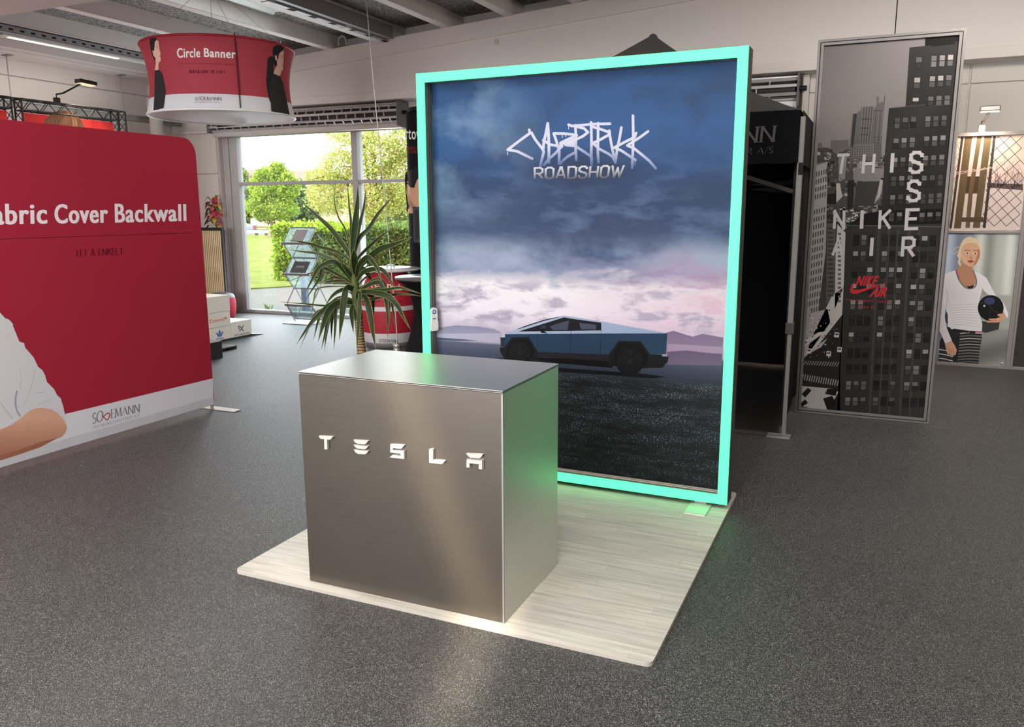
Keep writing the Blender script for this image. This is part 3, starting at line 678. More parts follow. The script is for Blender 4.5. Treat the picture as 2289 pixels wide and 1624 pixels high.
tree('pale green row of bushes along the far side of the road', gpt(600, 116), [blob(x, 452+(x%3)*3, 116, 36, 40, 2600) for x in range(525, 960, 42)], .62, [(120, 142, 80), (140, 158, 92), (104, 126, 70), (156, 158, 96)], 23, .2, 'bushes')
# clipped hedge, sunlight painted into brighter leaf colours at its left end and top
hr = thing('hedge', (-11.8, 17.2, -.05), 'clipped green hedge at the edge of the lawn', 'hedge')
rng = np.random.default_rng(2); n = 30000
hx = rng.uniform(-13.9, -7.2, n); hy = rng.uniform(0, 1, n)**1.6*1.9+16.4; hz = rng.uniform(-.05, 1.30, n)
face = rng.uniform(0, 1, n) < .62; hy = np.where(face, 16.4+np.abs(rng.normal(0, .10, n)), hy); hz = np.where(~face, 1.26+rng.normal(0, .07, n), hz)
hx = np.where(rng.uniform(0, 1, n) < .14, -13.9+np.abs(rng.normal(0, .22, n)), hx)
P = np.stack([hx+rng.normal(0, .05, n), hy+rng.normal(0, .05, n)+.12*np.sin(hx*5)*np.sin(hz*6), hz], 1)
a = rng.normal(size=(n, 3)); a /= np.linalg.norm(a, axis=1)[:, None]; b = np.cross(a, rng.normal(size=(n, 3))); b /= np.linalg.norm(b, axis=1)[:, None]; s_ = .095*rng.uniform(.6, 1.3, n)[:, None]
q = np.stack([P-a*s_*.5, P+b*s_*.3, P+a*s_*.5, P-b*s_*.3], 1).reshape(-1, 3)
pal = np.array([lin(p)[:3] for p in [(92, 120, 56), (112, 136, 66), (80, 106, 52), (130, 148, 84)]]); pal_sunlit = np.array([lin(p)[:3] for p in BRG])
cc = np.where((hx < -13.0)[:, None] | ((hz > 1.2) & (hx < -11.5))[:, None], pal_sunlit[rng.integers(0, 4, n)], pal[rng.integers(0, 4, n)])*rng.uniform(.7, 1.25, (n, 1))
foliage('foliage', q, np.arange(n*4).reshape(n, 4), np.repeat(np.concatenate([cc, np.ones((n, 1))], 1), 4, 0), hr)
boxobj('branch_core', -13.6, -7.3, 16.6, 18.1, -.05, 1.15, M('hedge_core', (40, 52, 26), .95, var=.4, vscale=9), hr)
# house far behind
H0 = ony(500, 372, 72); H1 = ony(590, 382, 72); H2 = ony(575, 408, 72); H3 = ony(534, 384, 72)
ho = thing('house', (H1.x-4, 74, -.07), 'house with brown tiled roof and white gable edge behind the trees', 'house')
t = NT('roof_tiles'); br = t.n('ShaderNodeTexBrick', {'Vector': t.coord(), 'Scale': 2.4, 'Color1': lin((150, 118, 100)), 'Color2': lin((128, 100, 86)), 'Mortar': lin((92, 74, 64)), 'Mortar Size': .05}); t.base(br.outputs[0]); t.set(rough=.9)
rz = H0.z; ez = H2.z-.4
mb = MB(); mb.add([(H2.x-.2, 71.5, ez), (H2.x+4.0, 71.5, ez-.2), (H1.x+6, 77, H1.z), (H0.x-4, 77, rz), (H0.x-6, 71.5, H3.z+.7)], [(0, 1, 2, 3, 4)])
mb.add([(H0.x-6, 82, ez), (H1.x+6, 82, ez), (H1.x+6, 77, H1.z), (H0.x-4, 77, rz)], [(3, 2, 1, 0)]); mb.build('roof', t.m, ho)
MB().bar((H0.x-6, 71.45, H3.z+.6), (H2.x+.1, 71.45, ez), .14, .35).build('fascia', WHITE, ho)
boxobj('wall', H0.x-6, H1.x+5, 72.2, 81.5, -.07, ez+.1, M('house_brick', (186, 170, 150), .9), ho)
boxobj('window', H2.x-1.6, H2.x-.4, 72.15, 72.2, ez-2.0, ez-.9, M('far_window', (70, 80, 90), .2), ho)
# road sign seen from behind
sg = thing('road_sign', onz(551, 522, -.07), 'road sign post with two round discs and a plate seen from behind', 'sign')
SX = sg.location; SG = M('sign_back_grey', (74, 92, 106), .7)
MB().tube([SX, (SX.x, SX.y, 3.6)], .04, 8).build('post', ALU, sg)
for py, rad in ((417, .36), (457, .36)):
    c = ony(543.5+ (py-417)*.05, py, SX.y); MB().lathe([(0, 0), (rad, 0), (rad, .02), (0, .02)], (c.x, SX.y-.1, c.z), 20, ax=(0, 1, 0), sm=False).build('disc', SG, sg)
c = ony(544, 437.5, SX.y); boxobj('plate', c.x-.34, c.x+.34, SX.y-.1, SX.y-.08, c.z-.11, c.z+.11, SG, sg, .01)
# white rail on posts, bollard, car
bp_ = onz(568, 527, -.07)
rl_ = thing('rail_fence', (bp_.x, bp_.y, -.07), 'low white timber rail on brown posts at the far end of the lawn', 'fence')
Y_ = bp_.y; zt = ony(560, 517.5, Y_).z
MB().bar((bp_.x-9, Y_, zt), (ony(612, 517, Y_).x, Y_, zt), .10, .17).build('rail', WHITE, rl_)
for px in (540, 571, 593): x = ony(px, 520, Y_).x; boxobj('post', x-.08, x+.08, Y_+.03, Y_+.19, -.07, zt+.02, M('brown_timber', (120, 92, 76), .8), rl_)
bo = thing('bollard', onz(569, 519, -.07), 'white and grey traffic bollard with a red mark beyond the rail', 'bollard'); B = bo.location
MB().tube([B, (B.x, B.y, .55)], .20, 12).build('stem', M('bollard_grey', (132, 128, 126), .6), bo)
MB().lathe([(.22, .55), (.26, .6), (.26, .95), (.18, 1.12), (0, 1.16)], (B.x, B.y, -.07), 14).build('cap', WHITE, bo)
boxobj('reflector', B.x+.19, B.x+.30, B.y-.24, B.y-.16, .22, .42, M('red_reflector', (196, 52, 48), .4), bo)
cx = onz(531, 517, -.05); ca = thing('car', (cx.x, cx.y, -.045), 'white car on the road, partly cut off by the window jamb', 'car')
K_ = .62; co_ = Vector((cx.x, cx.y-.5, -.045))
prof = [(-2.1, .25), (2.1, .25), (2.15, .7), (1.9, .92), (1.1, .98), (.55, 1.42), (-.9, 1.45), (-1.75, 1.0), (-2.1, .9)]
MB().prism([(a*K_, b*K_) for a, b in prof], co_, (1, 0, 0), (0, 0, 1), (0, 1.0, 0)).build('body', M('car_white', (190, 192, 196), .3), ca, .04)
MB().prism([(a*K_, b*K_) for a, b in ((1.5, .99), (.55, 1.36), (-.8, 1.38), (-1.5, 1.0))], co_+Vector((0, -.012, 0)), (1, 0, 0), (0, 0, 1), (0, .010, 0)).build('side_window', M('car_glass', (40, 48, 56), .1), ca)
for x in (-.8, .8): MB().tube([co_+Vector((x, -.02, .17)), co_+Vector((x, .14, .17))], .19, 16).build('wheel', BLACK, ca)
# bollard lamp and weed on the path
q_ = onz(684, 694, -.07)
bl = thing('bollard_lamp', q_, 'slim grey blue garden post standing outside behind the brochure rack', 'post')
bt = ony(678, 608, q_.y).z
boxobj('post_body', q_.x-.055, q_.x+.055, q_.y-.05, q_.y+.05, -.07, bt, M('post_slate', (100, 112, 136), .5), bl, .012); boxobj('post_cap', q_.x-.06, q_.x+.06, q_.y-.055, q_.y+.055, bt, bt+.02, ALUD, bl, .004)
w_ = onz(600, 692, -.07); wd = thing('weed', w_, 'small tuft of weeds growing out of the path outside the window', 'plant')
for i in range(12):
    t_ = random.uniform(0, 2*PI); h_ = random.uniform(.06, .14); d_ = Vector((math.cos(t_)*.10*random.uniform(.3, 1.6), math.sin(t_)*.06, h_)); s0 = Vector(w_)+Vector((random.uniform(-.08, .08), 0, 0))
    MB().add([s0+Vector((-.008, 0, 0)), s0+Vector((.008, 0, 0)), s0+d_*.6+Vector((.012, 0, .01)), s0+d_, s0+d_*.6+Vector((-.012, 0, .01))], [(0, 1, 2, 3, 4)], col=lin((110, 150, 60))).build('blade', M('weed_green', (112, 146, 58), .7), wd)

# ================================================================== THE STAND
PX0, PX1, PY0, PY1, PT = -2.714, -.663, 2.779, 4.844, .02
pf = MB(); r_ = .03; oc = []
for cx_, cy_, a0 in ((PX1-r_, PY1-r_, 0), (PX0+r_, PY1-r_, 90), (PX0+r_, PY0+r_, 180), (PX1-r_, PY0+r_, 270)):
    oc += [(cx_+r_*math.cos(math.radians(a0+k*22.5)), cy_+r_*math.sin(math.radians(a0+k*22.5))) for k in range(5)]
pl = thing('floor_platform', (-1.69, 3.81, 0), 'thin square platform with pale oak planks under the steel counter and glowing frame', 'platform')
pf.prism(oc, (0, 0, .001), (1, 0, 0), (0, 1, 0), (0, 0, PT-.003)); pf.build('platform_edge', M('platform_edge', (176, 170, 160), .5), pl)
MB().prism([(x*1, y*1) for x, y in oc], (0, 0, PT-.002), (1, 0, 0), (0, 1, 0), (0, 0, .002)).build('plank_surface', MVIN, pl)

# brushed steel counter
CX0, CX1, CY0, CY1, CZ = -2.305, -1.305, 2.829, 3.449, 1.018
ct = thing('reception_counter', (-1.805, 3.139, PT), 'box shaped counter clad in brushed steel with raised white letters', 'counter')
boxobj('core', CX0+.006, CX1-.006, CY0+.006, CY1-.006, PT, CZ-.010, DARK, ct)
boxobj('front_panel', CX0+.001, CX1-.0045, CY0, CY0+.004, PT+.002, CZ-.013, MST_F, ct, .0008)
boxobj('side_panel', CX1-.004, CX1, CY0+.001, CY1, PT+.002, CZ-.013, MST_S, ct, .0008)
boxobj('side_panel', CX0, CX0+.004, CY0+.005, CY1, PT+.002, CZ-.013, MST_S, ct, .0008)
boxobj('back_panel', CX0+.005, CX1-.005, CY1-.004, CY1, PT+.002, CZ-.013, MST_F, ct)
boxobj('corner_strip', CX1-.006, CX1+.0012, CY0-.0012, CY0+.006, PT+.001, CZ-.013, ALU, ct)
boxobj('top_shadow_gap', CX0+.003, CX1-.003, CY0+.003, CY1-.003, CZ-.013, CZ-.004, DARK, ct)
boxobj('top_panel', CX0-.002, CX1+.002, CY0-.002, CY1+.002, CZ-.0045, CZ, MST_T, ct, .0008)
boxobj('top_underlip', CX0-.001, CX1+.001, CY0-.001, CY1+.001, CZ-.0105, CZ-.0075, ALU, ct)
K = crop(680, 940, 5.087); LW = M('letter_white', (196, 193, 186), .35, var=.02)
TL_ = [[K((166, 170), (322, 182), (310, 203), (292, 214), (262, 213), (264, 324), (232, 322), (228, 208), (196, 205), (177, 192))],
       [K((563, 217), (722, 230), (712, 250), (690, 265), (610, 258), (580, 243)), K((565, 272), (724, 290), (714, 308), (690, 322), (612, 313), (584, 298)), K((567, 328), (726, 345), (716, 365), (690, 380), (612, 372), (584, 356))],
       [K((980, 266), (1135, 278), (1120, 303), (1100, 318), (1012, 308), (1012, 330), (1135, 340), (1135, 432), (975, 414), (998, 392), (1010, 388), (1098, 398), (1098, 372), (980, 357))],
       [K((1424, 322), (1462, 318), (1464, 442), (1598, 455), (1582, 480), (1560, 490), (1426, 472))],
       [K((1845, 370), (2027, 384), (2015, 410), (1990, 425), (1890, 415), (1863, 398)), K((1848, 432), (2025, 450), (2025, 550), (1988, 546), (1986, 492), (1882, 480), (1882, 530), (1848, 526))]]
for shapes in TL_:
    mb = MB()
    for p in shapes:
        w3 = [ony(x, y, CY0-.012) for x, y in p]
        mb.prism([(q.x, q.z) for q in w3], (0, CY0-.013, 0), (1, 0, 0), (0, 0, 1), (0, .0128, 0))
    mb.build('letter', LW, ct, .0012)

# ------------------------------------------------------------------ glowing frame wall with the printed landscape
LY = -.0149; LO = Vector((-2.6722, 4.5444, 0)); LC, LS = math.cos(LY), math.sin(LY)
LT = Matrix.Translation(LO) @ Matrix.Rotation(LY, 4, 'Z'); LN = Vector((LS, -LC, 0))
LZ0, LZ1, LWD, BW, REC, DEP = .05, 2.546, 2.0, .054, .098, .125
lw = thing('light_frame_wall', (-1.672, 4.53, PT), 'tall wall with glowing mint light frame round a printed stormy landscape', 'display wall')
def lbox(*a):
    m = MB(); m.T = LT; return m.box(*a)
GLOW = M('mint_light_diffuser', (30, 60, 50), .5, var=.01, emit=((.115, 1.7, .49), 1.0))
for a in ((0, BW, 0, .012, LZ0, LZ1), (LWD-BW, LWD, 0, .012, LZ0, LZ1), (BW, LWD-BW, 0, .012, LZ1-BW, LZ1), (BW, LWD-BW, 0, .012, LZ0, LZ0+BW)):
    lbox(*a).build('light_strip', GLOW, lw)
DGF = M('frame_dark_grey', (84, 80, 76), .5, .3)
for a in ((-.004, .045, .012, DEP, LZ0, LZ1), (LWD-.045, LWD+.004, .012, DEP, LZ0, LZ1), (.045, LWD-.045, .012, DEP, LZ1-.045, LZ1+.004), (.045, LWD-.045, .012, DEP, LZ0-.004, LZ0+.045)):
    lbox(*a).build('frame_profile', DGF, lw, .002)
for a in ((.045, .052, .014, REC, LZ0+.05, LZ1-.05), (LWD-.052, LWD-.045, .014, REC, LZ0+.05, LZ1-.05), (.052, LWD-.052, .014, REC, LZ1-.052, LZ1-.045), (.052, LWD-.052, .014, REC, LZ0+.045, LZ0+.052)):
    lbox(*a).build('inner_lining', ALUD, lw)
for yy in (.05, .075):
    lbox(.052, LWD-.052, yy, yy+.006, LZ0+.052, LZ0+.055).build('inner_groove', M('groove_light', (200, 196, 184), .4), lw)
    lbox(.052, .055, yy, yy+.006, LZ0+.055, LZ1-.055).build('inner_groove', DGF, lw)
PGN = .74
def m_land():
    t = NT('landscape_print'); v = t.coord()
    sp = t.n('ShaderNodeSeparateXYZ', {0: v}); X = sp.outputs['X']; Z = sp.outputs['Z']
    L = lambda *c: lin(c, PGN)
    w1 = t.noise(t.coord(scale=(1.3, 1, 2.4)), 1.7, 6, .55, .25).outputs[0]
    w2 = t.noise(t.coord(scale=(1.6, 1, 4.6), loc=(3, 0, 1)), 2.4, 7, .60, .3).outputs[0]
    w3 = t.noise(t.coord(scale=(1, 1, 1.4), loc=(7, 0, 3)), 1.6, 6, .55).outputs[0]
    zz = t.math('ADD', Z, t.math('MULTIPLY', t.math('SUBTRACT', w2, .5), .30))
    def zr(stops): return t.ramp(t.math('DIVIDE', zz, 2.6), [(z/2.6, c) for z, c in stops])
    sky = zr([(.80, L(164, 156, 182)), (.95, L(192, 182, 202)), (1.08, L(226, 218, 230)), (1.24, L(232, 228, 234)), (1.33, L(118, 126, 158)), (1.42, L(60, 76, 112)), (1.62, L(40, 60, 98)), (1.78, L(32, 58, 98)), (1.95, L(34, 70, 118)), (2.15, L(40, 84, 138)), (2.35, L(34, 78, 132)), (2.50, L(28, 62, 108))])
    # billows: lighter tops and darker bellies
    mid = t.math('MULTIPLY', t.maprange(Z, 1.30, 1.42), t.maprange(Z, 2.05, 1.75))
    sky = t.mix(t.math('MULTIPLY', t.maprange(w2, .44, .72), t.math('MULTIPLY', mid, .55)), sky, L(104, 128, 164))
    sky = t.mix(t.math('MULTIPLY', t.maprange(w1, .48, .30), t.maprange(Z, 1.15, 1.5, 0, .65)), sky, L(34, 54, 88))
    band = t.math('MULTIPLY', t.maprange(Z, 1.26, 1.36), t.maprange(Z, 1.56, 1.44))
    sky = t.mix(t.math('MULTIPLY', t.maprange(w3, .38, .60), t.math('MULTIPLY', band, .7)), sky, L(168, 182, 206))
    left = t.maprange(X, -.15, -.75)
    sky = t.mix(t.math('MULTIPLY', t.maprange(w3, .46, .66), t.math('MULTIPLY', left, t.maprange(Z, 1.5, 2.0, 0, .75))), sky, L(138, 166, 196))
    low = t.math('MULTIPLY', t.maprange(Z, .95, 1.02), t.maprange(Z, 1.40, 1.22))
    sky = t.mix(t.math('MULTIPLY', t.maprange(w2, .50, .38), t.math('MULTIPLY', low, .65)), sky, L(140, 130, 158))
    pink = t.math('MULTIPLY', t.maprange(X, -.1, .85), t.maprange(w2, .36, .58))
    sky = t.mix(t.math('MULTIPLY', pink, t.math('MULTIPLY', low, .6)), sky, L(196, 138, 168))
    sky = t.mix(t.math('MULTIPLY', t.math('MULTIPLY', t.maprange(X, .3, .95), t.maprange(w1, .40, .60)), t.math('MULTIPLY', t.math('MULTIPLY', t.maprange(Z, 1.24, 1.32), t.maprange(Z, 1.52, 1.38)), .55)), sky, L(176, 112, 150))
    ex = t.math('DIVIDE', t.math('SUBTRACT', X, .05), .44); ez_ = t.math('DIVIDE', t.math('SUBTRACT', Z, 1.92), .15)
    el = t.math('ADD', t.math('MULTIPLY', ex, ex), t.math('MULTIPLY', ez_, ez_))
    sky = t.mix(t.maprange(el, 1.0, .1, 0, .8), sky, L(24, 44, 78))
    # gravel plain
    gx = t.noise(t.coord(scale=(1, 1, 5.5)), 4.5, 5, .65).outputs[0]
    gr = t.ramp(t.math('DIVIDE', Z, .9), [(.0, L(14, 15, 18)), (.66, L(15, 17, 22)), (.755, L(22, 26, 34)), (.79, L(44, 52, 68)), (.88, L(62, 72, 94)), (.945, L(88, 92, 116)), (.98, L(140, 138, 160))])
    n1 = t.noise(t.coord(scale=(95, 1, 165)), 1.0, 3, .65).outputs[0]; n2 = t.noise(t.coord(scale=(170, 1, 300)), 1.0, 2, .6).outputs[0]
    s1 = t.math('MULTIPLY', t.maprange(n1, .54, .70), t.maprange(gx, .40, .64)); s2 = t.math('MULTIPLY', t.maprange(n2, .57, .70), t.math('MULTIPLY', t.maprange(Z, .30, .62, .15, 1), t.maprange(gx, .42, .62, .12, 1)))
    gr = t.mix(t.math('MULTIPLY', t.math('ADD', s1, s2, True), t.math('MULTIPLY', t.maprange(Z, .72, .68), t.maprange(Z, 0, .5, .55, 1))), gr, L(150, 174, 196))
    c = t.mix(t.maprange(Z, .845, .862), gr, sky)
    t.base(c); t.set(rough=.6, spec=.25)
    return t.m
lbox(.052, LWD-.052, REC, REC+.004, LZ0+.045, LZ1-.045).build('fabric_print', m_land(), lw)
lbox(.045, LWD-.045, DEP-.006, DEP, LZ0+.045, LZ1-.045).build('back_fabric', BLKF, lw)
p = Print(plane_any(LO-LN*REC, LN), PGN)
C = crop(920, 600, 2.8)
p.poly(C((1490, 440), (1580, 405), (1640, 388), (1700, 408), (1760, 425), (1820, 408), (1880, 418), (1951, 432), (1946, 540), (1600, 540), (1490, 500)), lambda x, y: (128+(y-740)*.3, 108+(y-740)*.4, 140+(y-740)*.3), 1.3)
p.poly(C((1600, 470), (1947, 490), (1945, 530), (1600, 530)), (166, 146, 172), 1.6)
p.poly(C((1600, 520), (1720, 512), (1830, 525), (1945, 535), (1940, 606), (1600, 600)), lambda x, y: (108+(y-790)*.4, 94+(y-790)*.4, 122+(y-790)*.3), 1.9)
p.poly(C((152, 372), (280, 355), (420, 362), (520, 378), (562, 400), (562, 440), (153, 432)), lambda x, y: (136+(y-728)*.9, 136+(y-728)*.9, 164+(y-728)*.6), 2.2)
p.poly(C((153, 408), (560, 404), (560, 446), (300, 438), (153, 430)), (176, 174, 198), 2.5)
p.poly(C((154, 430), (300, 440), (420, 450), (300, 452), (154, 446)), (84, 92, 116), 2.8)
# ROADSHOW and the sprayed word
p.ly = 3
R_ = crop(1110, 240, 6.024)
shade = lambda x, y: (58, 84, 124)
def fade(x, y):
    v = (y-240)*6.024; k = min(1, max(0, (v-470-(abs(x-1300)*1.0))/260)); return (214-130*k, 214-110*k, 232-76*k)
W_ = 6.0
for si_, st in enumerate(([(440, 300), (452, 345), (300, 455), (150, 570), (200, 577), (280, 590), (400, 650), (482, 690)], [(470, 340), (520, 430), (620, 560), (636, 600), (605, 720), (585, 800)],
           [(690, 215), (668, 340), (640, 450), (628, 560)], [(690, 215), (702, 400), (706, 560), (704, 740)], [(630, 440), (720, 500), (870, 525)], [(770, 350), (812, 470), (845, 600), (842, 760)],
           [(770, 350), (900, 352), (1010, 362), (1080, 376), (960, 430), (860, 480), (885, 520), (790, 620), (700, 700), (640, 775)], [(880, 490), (1050, 432)], [(1050, 480), (990, 495), (930, 505), (1060, 520), (1170, 590), (1260, 650), (1285, 690)], [(1045, 612), (960, 660), (890, 720), (860, 760)],
           [(970, 232), (1015, 250), (1150, 240), (1280, 225), (1400, 222), (1530, 220)], [(1062, 240), (1070, 400), (1066, 560), (1074, 710)], [(1095, 262), (1180, 282), (1232, 335), (1160, 390), (1050, 440), (930, 492)],
           [(1274, 200), (1280, 450), (1276, 620), (1282, 780)], [(1370, 212), (1366, 450), (1365, 600), (1374, 740)], [(1300, 262), (1400, 292), (1500, 328), (1525, 362), (1400, 432), (1300, 482), (1390, 562), (1500, 620), (1560, 660), (1602, 740)],
           [(1520, 312), (1530, 400), (1560, 560), (1590, 690)], [(1682, 270), (1660, 400), (1625, 560), (1600, 740)], [(1880, 345), (1860, 400), (1720, 470), (1588, 540), (1680, 580), (1800, 660), (1872, 708)],
           [(1838, 112), (1842, 370), (1838, 560), (1832, 700), (1828, 815)], [(2042, 322), (1950, 390), (1850, 455), (1762, 512), (1850, 548), (1950, 630), (2060, 722), (2145, 820)])):
    p.stroke(R_(*st), W_ if st[0][0] not in (690,) else 6.4, fade, 4+si_*.35, 0, False, .01)
for q in ((148, 600, 640), (970, 255, 290), (885, 375, 405), (930, 372, 392), (1864, 720, 775)): p.stroke(R_((q[0], q[1]), (q[0], q[2])), 1.6, fade, 4)
p.letters('ROADSHOW', R_((516, 815), (1715, 778), (1690, 940), (516, 960)), lambda x, y: tuple(c-max(0, ((y-240)*6.024-830-(1300-x)*.15)*.9) for c in (206, 208, 214)), 'block', .15, .24, 13)
# angular pickup
p.ly = 6
V = crop(1100, 680, 5.45)
p.poly(V((800, 770), (1500, 820), (1860, 846), (2120, 880), (1960, 900), (1700, 885), (1500, 865), (800, 820)), (20, 23, 30), 6)
p.poly(V((155, 362), (560, 358), (1330, 352), (2135, 352), (2118, 605), (1925, 612), (1420, 612), (560, 578), (155, 505)), lambda x, y: (36+(y-745)*.12, 60+(y-745)*.14, 86+(y-745)*.1), 7)
p.poly(V((100, 400), (150, 360), (160, 362), (155, 510), (108, 515)), (38, 52, 60), 7)
p.poly(V((98, 402), (150, 360), (158, 362), (158, 400)), (190, 198, 206), 8)
p.poly(V((155, 362), (190, 345), (305, 300), (620, 192), (810, 148), (880, 136), (1325, 204), (2090, 345), (2135, 353), (1330, 354)), lambda x, y: (156-(x-1300)*.06, 172-(x-1300)*.05, 198-(x-1300)*.03), 8)
p.poly(V((305, 300), (420, 255), (620, 190), (815, 148), (805, 158), (620, 204), (430, 266), (312, 304)), (30, 30, 40), 9)
p.poly(V((320, 330), (880, 156), (945, 170), (1325, 222), (1330, 316)), (24, 25, 31), 9)
p.poly(V((705, 270), (790, 235), (940, 196), (920, 314), (745, 314)), (66, 72, 90), 10)
p.poly(V((1060, 222), (1270, 250), (1265, 306), (1085, 302)), (72, 76, 94), 10)
p.poly(V((575, 292), (625, 252), (642, 252), (668, 298)), (32, 56, 72), 11); p.poly(V((572, 300), (668, 298), (640, 325), (660, 352), (600, 345)), (16, 18, 22), 11)
p.poly(V((645, 330), (660, 330), (682, 358), (650, 358)), (70, 140, 170), 11)
for a, b in (((558, 358), (556, 575)), ((962, 320), (948, 590)), ((1330, 222), (1322, 605))): p.stroke(V(a, b), .9, (22, 30, 44), 9)
p.poly(V((556, 578), (1420, 610), (1420, 690), (950, 660), (556, 640)), (38, 35, 42), 9)
p.poly(V((420, 640), (950, 660), (1420, 690), (1440, 770), (800, 715), (150, 660)), (14, 12, 16), 9)
for a in ([(158, 512), (240, 402), (448, 394), (556, 580), (552, 660), (150, 660), (100, 580), (92, 528)], [(1420, 612), (1540, 443), (1812, 447), (1926, 610), (2070, 610), (2075, 635), (2150, 636), (2140, 700), (2108, 720), (2095, 750), (2070, 770), (1850, 775), (1480, 750), (1450, 778), (1420, 745)]): p.poly(V(*a), (26, 25, 29), 10)
p.poly(V((250, 420), (438, 414), (520, 570), (480, 660), (180, 660), (180, 540)), (14, 13, 16), 11)
p.poly(V((1548, 462), (1802, 466), (1900, 620), (1860, 760), (1500, 740), (1490, 600)), (14, 13, 16), 11)
for cx_, cy_, rx, ry in ((338, 595, 148, 140), (1678, 695, 172, 166)):
    q = V((cx_, cy_))[0]; p.ell(*q, rx/5.45, ry/5.45, (20, 19, 23), 12, n=32); p.ell(*q, rx*.78/5.45, ry*.78/5.45, (27, 27, 32), 13, n=32); p.ell(*q, rx*.70/5.45, ry*.70/5.45, (20, 20, 24), 14, n=32)
    for k in range(7): t_ = 2*PI*k/7+.3; p.stroke([q, (q[0]+rx*.7*math.cos(t_)/5.45, q[1]+ry*.7*math.sin(t_)/5.45)], 1.5, (40, 39, 45), 15)
p.poly(V((0, 660), (155, 655), (480, 660), (830, 715), (830, 735), (0, 735)), (30, 34, 44), 12)
p.build('printed_picture', MP_, lw)
# foot plates under the frame
for x0 in (.06, 1.78):
    m = MB(); m.T = LT; m.box(x0+(.01 if x0 > 1 else 0), x0+.13, -.16, .20, PT+.0005, PT+.009); m.build('foot', M('foot_aluminium', (214, 210, 204), .35, .3), lw, .002)
    m = MB(); m.T = LT; m.box(x0+.03, x0+.10, .03, .10, PT+.009, LZ0); m.build('foot_post', ALU, lw)
# white remote control in its holder
rc = thing('remote_control', ony(972, 735, 4.56), 'white remote control in a holder on the left inner edge of glowing frame', 'remote control')
c = ony(971, 712, 4.575); RW = M('remote_white', (226, 224, 218), .35)
m = MB(); m.T = Matrix.Translation((c.x, 4.575, c.z)) @ Matrix.Rotation(math.radians(62), 4, 'Z')
def rr(w, h, r): return [(sx*(w/2-r)+r*math.cos(math.radians(a)), sz*(h/2-r)+r*math.sin(math.radians(a))) for sx, sz, a0 in ((1, 1, 0), (-1, 1, 90), (-1, -1, 180), (1, -1, 270)) for a in (a0, a0+30, a0+60, a0+90)]
m.prism(rr(.046, .145, .02), (0, 0, 0), (1, 0, 0), (0, 0, 1), (0, .014, 0)); m.build('handset', RW, rc, .003)
m2 = MB(); m2.T = m.T; m2.prism(rr(.062, .07, .012), (0, .002, -.045), (1, 0, 0), (0, 0, 1), (0, .02, 0)); m2.build('holder', RW, rc, .003)
m3 = MB(); m3.T = m.T; m3.lathe([(.008, .0015), (.015, .0015), (.015, 0), (.008, 0)], (0, 0, .045), 20, ax=(0, -1, 0)); m3.build('colour_ring', M('ring_blue', (70, 110, 170), .4), rc)
m4 = MB(); m4.T = m.T; m4.box(-.012, .012, -.001, 0, -.004, .004); m4.build('button', M('button_blue', (70, 110, 170), .4), rc)

# ================================================================== RED FABRIC BACKWALL
RX = -5.2
rw = thing('fabric_backwall', (RX-.02, 3.74, 0), 'big crimson fabric backwall with white lettering, cut off at the left', 'display wall')
ya, yb, za, zb, rad = 2.22, 5.235, .058, 2.305, .13
out = [(ya, za), (yb-.02, za), (yb-.006, za+.006), (yb, za+.02)]
out += [(yb-rad+rad*math.cos(math.radians(a)), zb-rad+rad*math.sin(math.radians(a))) for a in range(0, 91, 15)]+[(ya+rad-rad*math.sin(math.radians(a)), zb-rad+rad*math.cos(math.radians(a))) for a in range(0, 91, 15)]
MB().prism(out, (RX-.04, 0, 0), (0, 1, 0), (0, 0, 1), (.04, 0, 0)).build('fabric_cover', REDF, rw, .012, segs=3)
boxobj('lower_hem', RX-.0405, RX+.0008, ya+.01, yb-.004, .05, .125, M('hem_white', (200, 198, 206), .7), rw, .004)
pr = Print(plane_x(RX, 1), 1.18)
pr.poly([(20, 270)] and [(-160, 1000), (145, 925), (476, 845), (477, 903), (-160, 1075)], (206, 204, 214), 1)
J = crop(0, 680, 4.388)
arm = [(-160, 660)]+J((0, 80), (50, 135), (90, 150), (125, 190), (128, 215), (190, 365), (235, 378), (248, 425), (330, 520), (372, 610), (415, 645), (440, 690), (460, 760), (530, 830), (560, 890), (595, 920), (620, 1000), (640, 1095), (650, 1180), (560, 1180), (400, 1120), (200, 1150), (0, 1250))+[(-160, 980)]
pr.poly(arm, lambda x, y: (202-(x*.02), 200-x*.02, 206), 2)
for s, w, c in (([(345, 620), (320, 760), (270, 900), (230, 1000)], 2.2, (186, 182, 190)), ([(165, 850), (150, 950), (165, 1040), (195, 1090)], 4.5, (160, 156, 166)), ([(350, 875), (390, 865), (440, 862)], 1.4, (180, 176, 186)), ([(370, 985), (430, 958), (490, 945)], 1.6, (180, 176, 186)), ([(0, 960), (60, 1040), (120, 1120)], 3, (184, 180, 190)), ([(200, 640), (205, 760), (195, 860)], 2, (190, 187, 196)), ([(60, 315), (100, 290)], 1.2, (180, 176, 186))):
    pr.stroke(J(*s), w, c, 3, smooth=5)
pr.poly([(-160, 985)]+J((0, 1228), (110, 1180), (210, 1110), (280, 1050), (340, 1020), (420, 1014), (500, 1028), (560, 1060), (610, 1110), (650, 1180), (656, 1210), (640, 1260), (600, 1300), (500, 1340), (390, 1400), (200, 1465), (0, 1530))+[(-160, 1066)],
        lambda x, y: (206-max(0, (y-935)*.55)-max(0, (930-y)*.2), 158-max(0, (y-935)*.6), 134-max(0, (y-935)*.55)), 4)
pr.poly([(-160, 1068)]+J((0, 1480), (200, 1420), (420, 1340), (560, 1310), (500, 1345), (390, 1402), (200, 1467), (0, 1532))+[(-160, 1078)], (150, 98, 76), 5)
